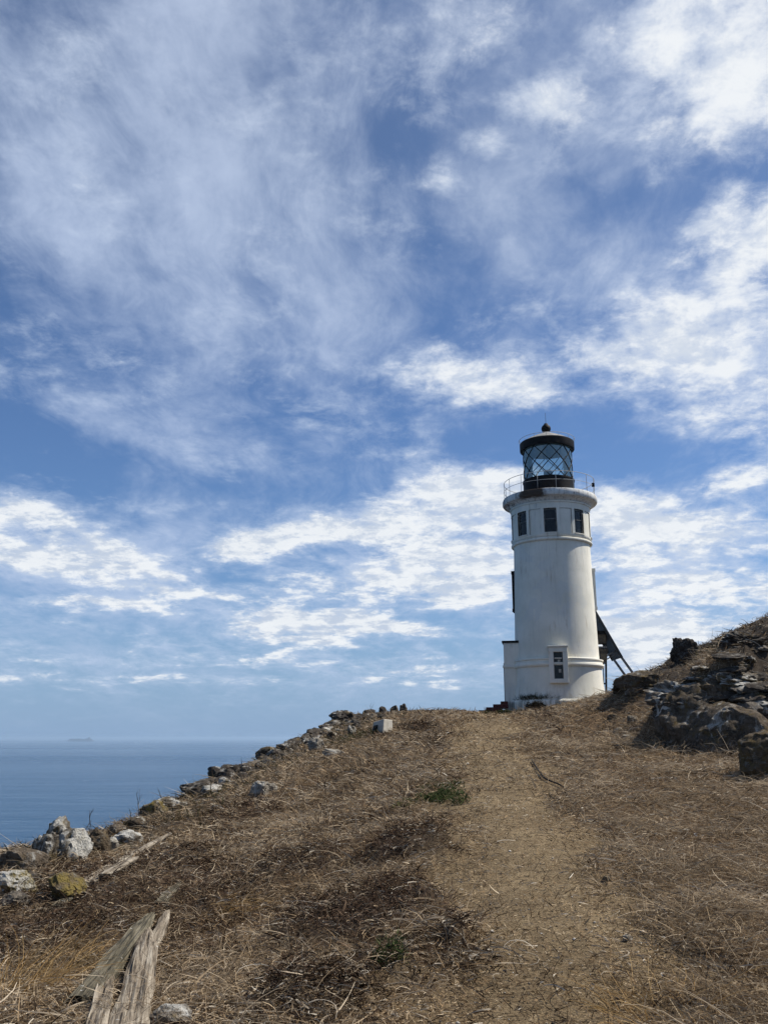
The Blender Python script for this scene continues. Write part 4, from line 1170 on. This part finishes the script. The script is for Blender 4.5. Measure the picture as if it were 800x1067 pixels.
M_straw = leaf_mat("dry_straw", (0.11, 0.076, 0.045), (0.315, 0.238, 0.154), (0.59, 0.49, 0.36))
M_gold = leaf_mat("golden_straw", (0.18, 0.105, 0.042), (0.34, 0.215, 0.09), (0.50, 0.36, 0.19))
M_dead = leaf_mat("dead_brown_stems", (0.012, 0.0085, 0.006), (0.058, 0.036, 0.024), (0.22, 0.155, 0.105), 0.1)
M_pale = leaf_mat("bleached_stems", (0.22, 0.18, 0.135), (0.40, 0.345, 0.27), (0.60, 0.55, 0.46), 0.1)
M_litter = leaf_mat("plant_litter", (0.042, 0.028, 0.018), (0.255, 0.172, 0.096), (0.62, 0.50, 0.34), 0.1)

def strands(P0, length, width, az, tilt, curl, droop, seg, tone, rs, gmin=None):
    """ribbons: P0 (N,3); returns verts, quads, tone attribute"""
    n = len(P0)
    pts = np.zeros((n, seg + 1, 3)); pts[:, 0] = P0
    a = az.copy(); e = tilt.copy()
    st = (length / seg)
    for k in range(seg):
        dirv = np.stack([np.cos(a) * np.cos(e), np.sin(a) * np.cos(e), np.sin(e)], -1)
        pts[:, k + 1] = pts[:, k] + dirv * st[:, None]
        a = a + curl * (0.5 + rs.rand(n)); e = e - droop * (0.5 + rs.rand(n))
    if gmin is not None:
        flat = pts.reshape(-1, 3); gz = gmin(flat[:, 0], flat[:, 1]) + 0.002
        flat[:, 2] = np.maximum(flat[:, 2], gz)
        pts = flat.reshape(n, seg + 1, 3)
    d = np.diff(pts, axis=1); d = np.concatenate([d, d[:, -1:]], 1)
    d /= np.linalg.norm(d, axis=-1, keepdims=True) + 1e-9
    rv = rs.randn(n, 1, 3); rv[:, :, 2] *= 0.6
    s = np.cross(d, rv); s /= np.linalg.norm(s, axis=-1, keepdims=True) + 1e-9
    tp = np.linspace(1, 0.25, seg + 1)[None, :, None]
    wv = s * (width[:, None, None] * 0.5) * tp
    V = np.stack([pts - wv, pts + wv], 2).reshape(n, -1, 3)
    nv = (seg + 1) * 2
    base = (np.arange(n) * nv)[:, None]
    q = np.concatenate([np.stack([base + 2 * k, base + 2 * k + 1, base + 2 * k + 3, base + 2 * k + 2], -1) for k in range(seg)], 1).reshape(-1, 4)
    return V.reshape(-1, 3), q, np.repeat(tone, nv)

def hfast_builder():
    """bilinear look-up of the ground sheet in fan coordinates"""
    YL = np.array(ylist); W = wf(YL); U = np.array(ul)
    def f(x, y):
        j = np.clip(np.searchsorted(YL, y) - 1, 0, len(YL) - 2); ty = (y - YL[j]) / (YL[j + 1] - YL[j])
        def row(jj):
            u = x / W[jj]; i = np.clip(np.searchsorted(U, u) - 1, 0, len(U) - 2); tx = np.clip((u - U[i]) / (U[i + 1] - U[i]), 0, 1)
            return Z[jj, i] * (1 - tx) + Z[jj, i + 1] * tx
        return row(j) * (1 - ty) + row(j + 1) * ty
    return f
hf = hfast_builder()

def scatter(n, rs, ymin=2.9, ymax=40.0, power=1.0, umin=-0.60, umax=0.66):
    """points on the ground, thinning with distance from the trail's near end"""
    t = rs.rand(n)
    if abs(power - 1) < 1e-6: y = ymin * (ymax / ymin) ** t
    else:
        q = 1 - power; y = (ymin ** q + t * (ymax ** q - ymin ** q)) ** (1 / q)
    x = (umin + rs.rand(n) * (umax - umin)) * (y + 0.4)
    return x, y

def cover(name, mat, n, rs, dens, L, Wd, tilt, curl, droop, seg, toneL, lift=0.0, ymax=40.0, power=1.0, azf=None, kind='stuff'):
    n = int(n * DENS)
    x, y = scatter(n, rs, ymax=ymax, power=power)
    keep = (rs.rand(n) < np.clip(dens(x, y), 0, 1)) & (x > rimx(y) - 1.5)
    x, y = x[keep], y[keep]; n = len(x)
    z = hf(x, y) + 0.004 + (rs.rand(n) * lift if np.isscalar(lift) else lift(x, y, rs))
    far = np.clip(y / 9.0, 0.8, 4.0)
    ln = rs.uniform(L[0], L[1], n) * np.clip(rs.lognormal(-0.1, 0.45, n), 0.35, 2.4) * np.clip(far, 0.85, 1.6); wd = rs.uniform(Wd[0], Wd[1], n) * far * np.clip(rs.lognormal(0, 0.3, n), 0.5, 2)
    az = rs.rand(n) * 2 * np.pi if azf is None else azf(x, y, rs)
    tl_ = np.abs(rs.normal(tilt[0], tilt[1], n))
    cu = rs.normal(0, curl, n); dr = rs.uniform(droop[0], droop[1], n)
    tone = np.clip(toneL(x, y, rs), 0, 1)
    V, q, t = strands(np.stack([x, y, z], -1), ln, wd, az, tl_, cu, dr, seg, tone, rs, hf)
    me = fast_mesh(name, V, q, attrs={'tone': t}, smooth=False)
    return tag(mesh_link(name, me, mat), kind=kind)

rs = np.random.RandomState(5)
xr = lambda x, y: x - np.interp(y, TR[:, 1], TR[:, 0])
def rock_m(x, y):
    return np.clip(sstep(3.4, 4.6, x - 0.10 * y) * sstep(9, 13, y) * (1 - sstep(36, 42, y)), 0, 1)
def d_right(x, y):
    n1 = fbm(x * 1.5 + 2, y * 1.5, 3)
    return (1 - trail_m(x, y)) * (0.52 + 0.48 * sstep(0.2, 1.0, xr(x, y))) * (0.66 + 1.5 * n1) * (1 - 0.90 * rock_m(x, y)) * (1 - 0.97 * mats_m(x, y))
def d_left(x, y):
    n1 = fbm(x * 1.2 + 12, y * 1.2, 3)
    lf = 1 - sstep(-0.4, 0.9, xr(x, y))
    near = 1.15 - 0.6 * sstep(9, 16, y)
    n2 = fbm(x * 2.6 + 31, y * 2.6, 2)
    return (1 - trail_m(x, y)) * np.clip((0.34 * lf + 0.04 + 1.5 * n1 * lf + 0.6 * n2 * lf) * near + 1.1 * mats_m(x, y), 0, 1)
tone_n = lambda s_, o_, b_=0.5, v_=0.22: (lambda x, y, r: b_ + 0.55 * fbm(x * s_ + o_, y * s_, 3) + r.normal(0, v_, len(x)))

# pale matted straw, mostly right of the path
cover("dry_grass", M_straw, 420000, rs, d_right, (0.06, 0.20), (0.0032, 0.0075), (0.15, 0.25), 0.35, (0.02, 0.22), 4, tone_n(0.8, 3, 0.50), 0.05, azf=lambda x, y, r: 2.2 + 2.0 * fbm(x * 0.9, y * 0.9 + 50, 2) + r.normal(0, 0.9, len(x)) + np.pi * (r.rand(len(x)) < 0.5))
# short tousled brown and tan stubble everywhere off the path
cover("dry_grass", M_litter, 330000, rs, lambda x, y: (1 - 0.7 * trail_m(x, y)) * (1 - 0.8 * rock_m(x, y)) * (1 - 0.92 * mats_m(x, y)), (0.025, 0.09), (0.003, 0.007), (0.45, 0.45), 0.5, (0.0, 0.25), 3, tone_n(0.7, 9, 0.42), 0.03)
# dark dead stems of the left side and of the mats
cover("dead_ground_cover", M_dead, 300000, rs, d_left, (0.03, 0.12), (0.0035, 0.0085), (0.35, 0.4), 0.7, (0.0, 0.4), 4, tone_n(1.0, 20, 0.42), lambda x, y, r: r.rand(len(x)) * (0.02 + 0.07 * mats_m(x, y)))
# bleached curly stems lying on top
cover("bleached_stems", M_pale, 60000, rs, lambda x, y: (1 - 0.8 * trail_m(x, y)) * (0.42 + 0.05 * mats_m(x, y) + 0.7 * fbm(x * 1.3 + 60, y * 1.3, 2)), (0.05, 0.20), (0.0035, 0.0075), (0.12, 0.2), 0.8, (0.0, 0.25), 6, tone_n(1.0, 30, 0.4), 0.05, ymax=26)
# fine litter on the trodden path
cover("plant_litter", M_litter, 260000, rs, lambda x, y: trail_m(x, y) * 0.95 + 0.06, (0.010, 0.05), (0.0025, 0.006), (0.06, 0.12), 0.4, (0.0, 0.1), 2, tone_n(1.4, 40, 0.58, 0.24), 0.006, azf=None, power=1.15)
# low weeds and thatch on the rocky slope
cover("slope_thatch", M_dead, 90000, rs, lambda x, y: rock_m(x, y) * np.clip(0.7 + 1.2 * fbm(x * 0.9 + 5, y * 0.9, 3), 0, 1), (0.04, 0.12), (0.005, 0.011), (0.5, 0.4), 0.5, (0.0, 0.3), 3, tone_n(0.9, 70, 0.42), 0.02)
cover("rim_plants", M_dgreen, 130000, rs, lambda x, y: (1 - sstep(0.3, 1.5, (x - rimx(y)) / (1 + 0.045 * np.maximum(y - 12, 0)) - 0.5 * fbm(x * 1.5, y * 1.5, 2))) * sstep(7, 10, y) * np.clip(0.6 + fbm(x * 1.3 + 5, y * 1.3, 3), 0, 1), (0.03, 0.10), (0.005, 0.010), (0.6, 0.4), 0.5, (0.0, 0.3), 3, tone_n(0.9, 90, 0.36), 0.03)

# clumps of upright straw
def clumps(name, mat, n, k, rs, dens, L, Wd, toneL):
    x, y = scatter(n, rs, ymax=34, power=1.05)
    m = (rs.rand(n) < np.clip(dens(x, y), 0, 1)) & (x > rimx(y) - .3); x, y = x[m], y[m]; n = len(x)
    r0 = rs.uniform(.03, .13, n); sz = np.clip(rs.lognormal(-0.1, 0.4, n), .45, 2.2); ti = rs.rand(n) * 0.5 - 0.25; lean = rs.rand(n) * 6.28
    i = np.repeat(np.arange(n), k); N_ = len(i)
    a = rs.rand(N_) * 6.28; r_ = r0[i] * np.sqrt(rs.rand(N_)) * (0.7 + y[i] / 12)
    X_ = x[i] + r_ * np.cos(a); Y_ = y[i] + r_ * np.sin(a)
    far = np.clip(Y_ / 9.0, .8, 4)
    az = np.where(rs.rand(N_) < .5, a, lean[i]) + rs.normal(0, .5, N_)
    V, q, t = strands(np.stack([X_, Y_, hf(X_, Y_)], -1), rs.uniform(L[0], L[1], N_) * sz[i], rs.uniform(Wd[0], Wd[1], N_) * far, az, np.abs(rs.normal(.55, .35, N_)), rs.normal(0, .2, N_), rs.uniform(.05, .4, N_), 4, np.clip(toneL + ti[i] + rs.normal(0, .2, N_), 0, 1), rs, hf)
    me = fast_mesh(name, V, q, attrs={'tone': t}, smooth=False)
    return tag(mesh_link(name, me, mat), kind='stuff')
clumps("dry_grass", M_straw, 5200, 34, rs, lambda x, y: d_right(x, y) * 0.9, (0.06, 0.20), (0.003, 0.007), 0.52)
clumps("dead_ground_cover", M_dead, 4200, 34, rs, lambda x, y: d_left(x, y), (0.04, 0.12), (0.003, 0.007), 0.5)

# golden upright tufts (each a countable thing)
def tuft(px, py, n, L, spread, mat, label, cat, name, tilt=(0.9, 0.3), w=(0.003, 0.005), seed=0, droop=(0.05, 0.3), group=None, y=None, az0=None):
    rs = np.random.RandomState(seed + 900)
    if y is None: g_ = G(px, py)
    else:
        d_ = ray(px, py); x_ = d_.x / d_.y * y; g_ = Vector((x_, y, h1(x_, y)))
    a = rs.rand(n) * 2 * np.pi; r_ = spread * np.sqrt(rs.rand(n))
    x = g_.x + r_ * np.cos(a); y_ = g_.y + r_ * np.sin(a); z = hf(x, y_) - 0.005
    az = a + rs.normal(0, .5, n) if az0 is None else az0 + rs.normal(0, .6, n)
    P0 = np.stack([x - g_.x, y_ - g_.y, z - g_.z], -1)
    V, q, t = strands(P0, rs.uniform(L[0], L[1], n), rs.uniform(w[0], w[1], n), az, rs.normal(tilt[0], tilt[1], n), rs.normal(0, .15, n), rs.uniform(droop[0], droop[1], n), 5, np.clip(rs.normal(.5, .25, n), 0, 1), rs)
    me = fast_mesh(name, V, q, attrs={'tone': t}, smooth=False)
    o = mesh_link(name, me, mat); o.location = g_
    return tag(o, label, cat, group)
TG = "golden tuft of tall dry grass"
tuft(28, 1040, 190, (0.22, 0.48), 0.20, M_gold, "large pale grass tuft in the lower corner seaward of the timbers", "grass tuft", "grass_tuft", seed=1, az0=0.6)
tuft(75, 1010, 60, (0.12, 0.34), 0.14, M_gold, "sparse upright grass stalks just seaward of the weathered timbers", "grass tuft", "grass_tuft", seed=2, az0=1.0)
tuft(238, 948, 170, (0.14, 0.30), 0.17, M_gold, "orange gold flattened grass tuft in the dark thatch above the timbers", "grass tuft", "grass_tuft", (0.35, 0.25), seed=3, az0=0.3)
tuft(690, 1062, 150, (0.18, 0.36), 0.22, M_gold, "golden grass tuft at the very bottom right of the path", "grass tuft", "grass_tuft", (0.6, 0.3), seed=4)
tuft(705, 900, 180, (0.14, 0.30), 0.25, M_straw, "grey tan grass tuft with splayed blades right of the path", "grass tuft", "grass_tuft", (0.5, 0.3), seed=5)
tuft(640, 925, 90, (0.10, 0.22), 0.15, M_straw, "small pale tuft beside the bluish stone right of the path", "grass tuft", "grass_tuft", (0.6, 0.3), seed=6)
tuft(790, 1040, 130, (0.15, 0.34), 0.25, M_straw, "wide pale tuft in the lower corner on the landward side", "grass tuft", "grass_tuft", (0.5, 0.3), seed=7)
tuft(650, 762, 160, (0.10, 0.26), 0.35, M_straw, "pale grass clump below the rounded outcrop rock", "grass tuft", "grass_tuft", (0.8, 0.3), (0.006, 0.010), seed=8)
tuft(262, 905, 110, (0.1, 0.24), 0.2, M_straw, "pale bristly tuft in the middle of the seaward slope", "grass tuft", "grass_tuft", (0.7, 0.3), seed=9)
tuft(750, 785, 90, (0.12, 0.26), 0.25, M_straw, "straw clump at the foot of the brown boulder", "grass tuft", "grass_tuft", (0.8, 0.3), (0.005, 0.008), seed=10)

def shrub(px, py, n, rad, hgt, mat, label, cat, name, leaf=(0.03, 0.06), lw=(0.008, 0.015), seed=0, y=None):
    """low leafy plant: leaf ribbons through an uneven mound"""
    rs = np.random.RandomState(seed + 300)
    if y is None: g_ = G(px, py)
    else:
        d_ = ray(px, py); x_ = d_.x / d_.y * y; g_ = Vector((x_, y, h1(x_, y)))
    k = 9
    cx = rs.normal(0, rad * .5, k); cy = rs.normal(0, rad * .5, k); cr = rs.uniform(.35, .7, k) * rad
    i = rs.randint(0, k, n)
    v = rs.randn(n, 3); v /= np.linalg.norm(v, axis=1, keepdims=True); v *= (rs.rand(n, 1) ** 0.5)
    x = cx[i] + v[:, 0] * cr[i]; y_ = cy[i] + v[:, 1] * cr[i]
    z = hf(x + g_.x, y_ + g_.y) - g_.z + np.abs(v[:, 2]) * hgt * rs.uniform(.5, 1, k)[i]
    V, q, t = strands(np.stack([x, y_, z], -1), rs.uniform(*leaf, n), rs.uniform(*lw, n), rs.rand(n) * 6.28, rs.normal(.5, .5, n), rs.normal(0, .2, n), rs.uniform(0, .3, n), 2, np.clip(rs.normal(.5, .28, n), 0, 1), rs)
    me = fast_mesh(name, V, q, attrs={'tone': t}, smooth=False)
    o = mesh_link(name, me, mat); o.location = g_
    return tag(o, label, cat)
shrub(446, 838, 1200, 0.30, 0.14, M_green, "low bright green plant left of the path half-way up", "plant", "green_plant", seed=1)
shrub(457, 822, 300, 0.20, 0.08, M_green, "thin strip of green leaves just uphill of the low green plant", "plant", "green_plant", seed=2)
shrub(404, 1004, 420, 0.075, 0.15, M_green, "small upright green plant in the dark thatch by the path", "plant", "green_plant", (0.02, 0.05), (0.004, 0.008), seed=3)
shrub(559, 743, 2600, 0.30, 0.34, M_bush, "dark little bush at the foot of the lighthouse wall", "bush", "bush", (0.05, 0.10), (0.015, 0.025), seed=4, y=31.3)
shrub(525, 747, 1100, 0.40, 0.14, M_dgreen, "low dull plant in front of the brick steps", "bush", "bush", (0.05, 0.10), (0.015, 0.025), seed=5, y=31.0)
shrub(432, 762, 900, 0.9, 0.22, M_dead, "wide brown dead bush right of the concrete block", "bush", "bush", (0.06, 0.14), (0.01, 0.02), seed=6)
shrub(378, 770, 500, 0.6, 0.25, M_dgreen, "dark bush seaward of the concrete block", "bush", "bush", (0.05, 0.12), (0.01, 0.02), seed=7)
shrub(742, 683, 240, 0.28, 0.36, M_dgreen, "spiky dark shrub on the skyline beside the hilltop", "bush", "bush", (0.08, 0.16), (0.010, 0.018), seed=8, y=21.0)
rs_w = np.random.RandomState(41)
n_ = 380
an_ = np.clip(rs_w.normal(-0.55, 0.22, n_), -1.1, 0.0); r_w = rs_w.uniform(1.96, 2.10, n_)
hgt_ = rs_w.rand(n_) * 0.16 * (0.4 + 0.6 * np.abs(np.sin(an_ * 9)))
V_, q_, t_ = strands(np.stack([np.sin(an_) * r_w, -np.cos(an_) * r_w, 0.44 + hgt_], -1), rs_w.uniform(.08, .26, n_), rs_w.uniform(.010, .022, n_), rs_w.rand(n_) * 6.28, rs_w.normal(.8, .4, n_), rs_w.normal(0, .2, n_), rs_w.uniform(0, .3, n_), 3, np.clip(rs_w.normal(.45, .28, n_), 0, 1), rs_w)
wo = mesh_link("weeds", fast_mesh("weeds", V_, q_, attrs={'tone': t_}, smooth=False), M_dgreen)
wo.location = (TX, TY, TZ); wo.rotation_euler = (0, 0, -face)
tag(wo, "grey green weeds growing on the ledge of the lighthouse plinth", "weeds")

# dead twigs on the seaward skyline
def twig(px, py, h_, y, label, seed):
    rs = random.Random(seed)
    d_ = ray(px, py); x_ = d_.x / d_.y * y; g_ = Vector((x_, y, h1(x_, y) - 0.02))
    mb = MB()
    def br(p, d, L_, r_, dep):
        pts = [p]; q = p.copy(); dd = d.copy()
        for i in range(4):
            dd = (dd + Vector((rs.uniform(-.25, .25), rs.uniform(-.25, .25), rs.uniform(-.05, .15)))).normalized(); q = q + dd * L_ / 4; pts.append(q.copy())
            if dep > 0 and i >= 1 and rs.random() < .7:
                br(q.copy(), (dd + Vector((rs.uniform(-1, 1), rs.uniform(-.6, .6), rs.uniform(0, .6)))).normalized(), L_ * .5, r_ * .6, dep - 1)
        mb.tube(pts, [r_, r_ * .9, r_ * .75, r_ * .6, r_ * .35], 5)
    br(Vector((0, 0, 0)), Vector((rs.uniform(-.2, .2), 0, 1)), h_, 0.007, 2)
    o = mb.build("dead_twig", M_bars2, smooth=True); o.location = g_
    return tag(o, label, "twig")
M_bars2 = simple_mat("dead_bark", (0.030, 0.022, 0.017), (0.07, 0.055, 0.04), 0.9)
twig(92, 876, 0.34, 11.0, "tall forked dead twig on the skyline right of the white rocks", 1)
twig(80, 877, 0.20, 10.8, "short dead twig on the skyline nearest the white rocks", 2)
twig(145, 858, 0.32, 12.9, "bare dead twig on the skyline above the mossy rocks", 3)
twig(172, 842, 0.24, 14.0, "thin single dead twig on the skyline by the flat white rock", 4)
twig(384, 742, 0.35, 32.5, "wispy dead twig among the crest stones", 5)

# stones and chips scattered on the path
n = 9000
x, y = scatter(n, rs, ymax=30, power=1.2)
k = rs.rand(n) < np.clip(0.25 + 0.7 * trail_m(x, y), 0, 1)
x, y = x[k], y[k]; n = len(x)
ico = np.array([(1, 0, 0), (-1, 0, 0), (0, 1, 0), (0, -1, 0), (0, 0, 1), (0, 0, -1)], float)
tri = np.array([(0, 2, 4), (2, 1, 4), (1, 3, 4), (3, 0, 4), (2, 0, 5), (1, 2, 5), (3, 1, 5), (0, 3, 5)])
r_ = rs.lognormal(-5.35, 0.5, n) * np.clip(y / 8, .9, 2)
Vp = ico[None] * r_[:, None, None] * rs.uniform(.5, 1.4, (n, 6, 3)) * np.array([1, 1, .6])
an = rs.rand(n) * 6.28
Vr = Vp.copy(); Vr[..., 0] = Vp[..., 0] * np.cos(an)[:, None] - Vp[..., 1] * np.sin(an)[:, None]; Vr[..., 1] = Vp[..., 0] * np.sin(an)[:, None] + Vp[..., 1] * np.cos(an)[:, None]
Vr += np.stack([x, y, hf(x, y) + 0.012], -1)[:, None]
tt = (tri[None] + (np.arange(n) * 6)[:, None, None]).reshape(-1, 3)
me = fast_mesh("gravel", Vr.reshape(-1, 3), None, tt, smooth=False, attrs={'tone': np.repeat(np.clip(rs.normal(.45, .28, n), 0, 1), 6)})
M_stone = leaf_mat("stone_chips", (0.05, 0.042, 0.034), (0.22, 0.19, 0.155), (0.60, 0.56, 0.50), 0.0)
tag(mesh_link("gravel", me, M_stone), kind='stuff')

# ------------------------------------------------------------------ render settings
scene.render.engine = 'CYCLES'
scene.view_settings.view_transform = 'Standard'; scene.view_settings.look = 'None'
scene.view_settings.gamma = 1.0; scene.view_settings.use_curve_mapping = False
scene.view_settings.exposure = 0.27
scene.cycles.use_denoising = True
scene.cycles.max_bounces = 6; scene.cycles.diffuse_bounces = 3; scene.cycles.transparent_max_bounces = 12
scene.cycles.volume_bounces = 0
scene.render.film_transparent = False
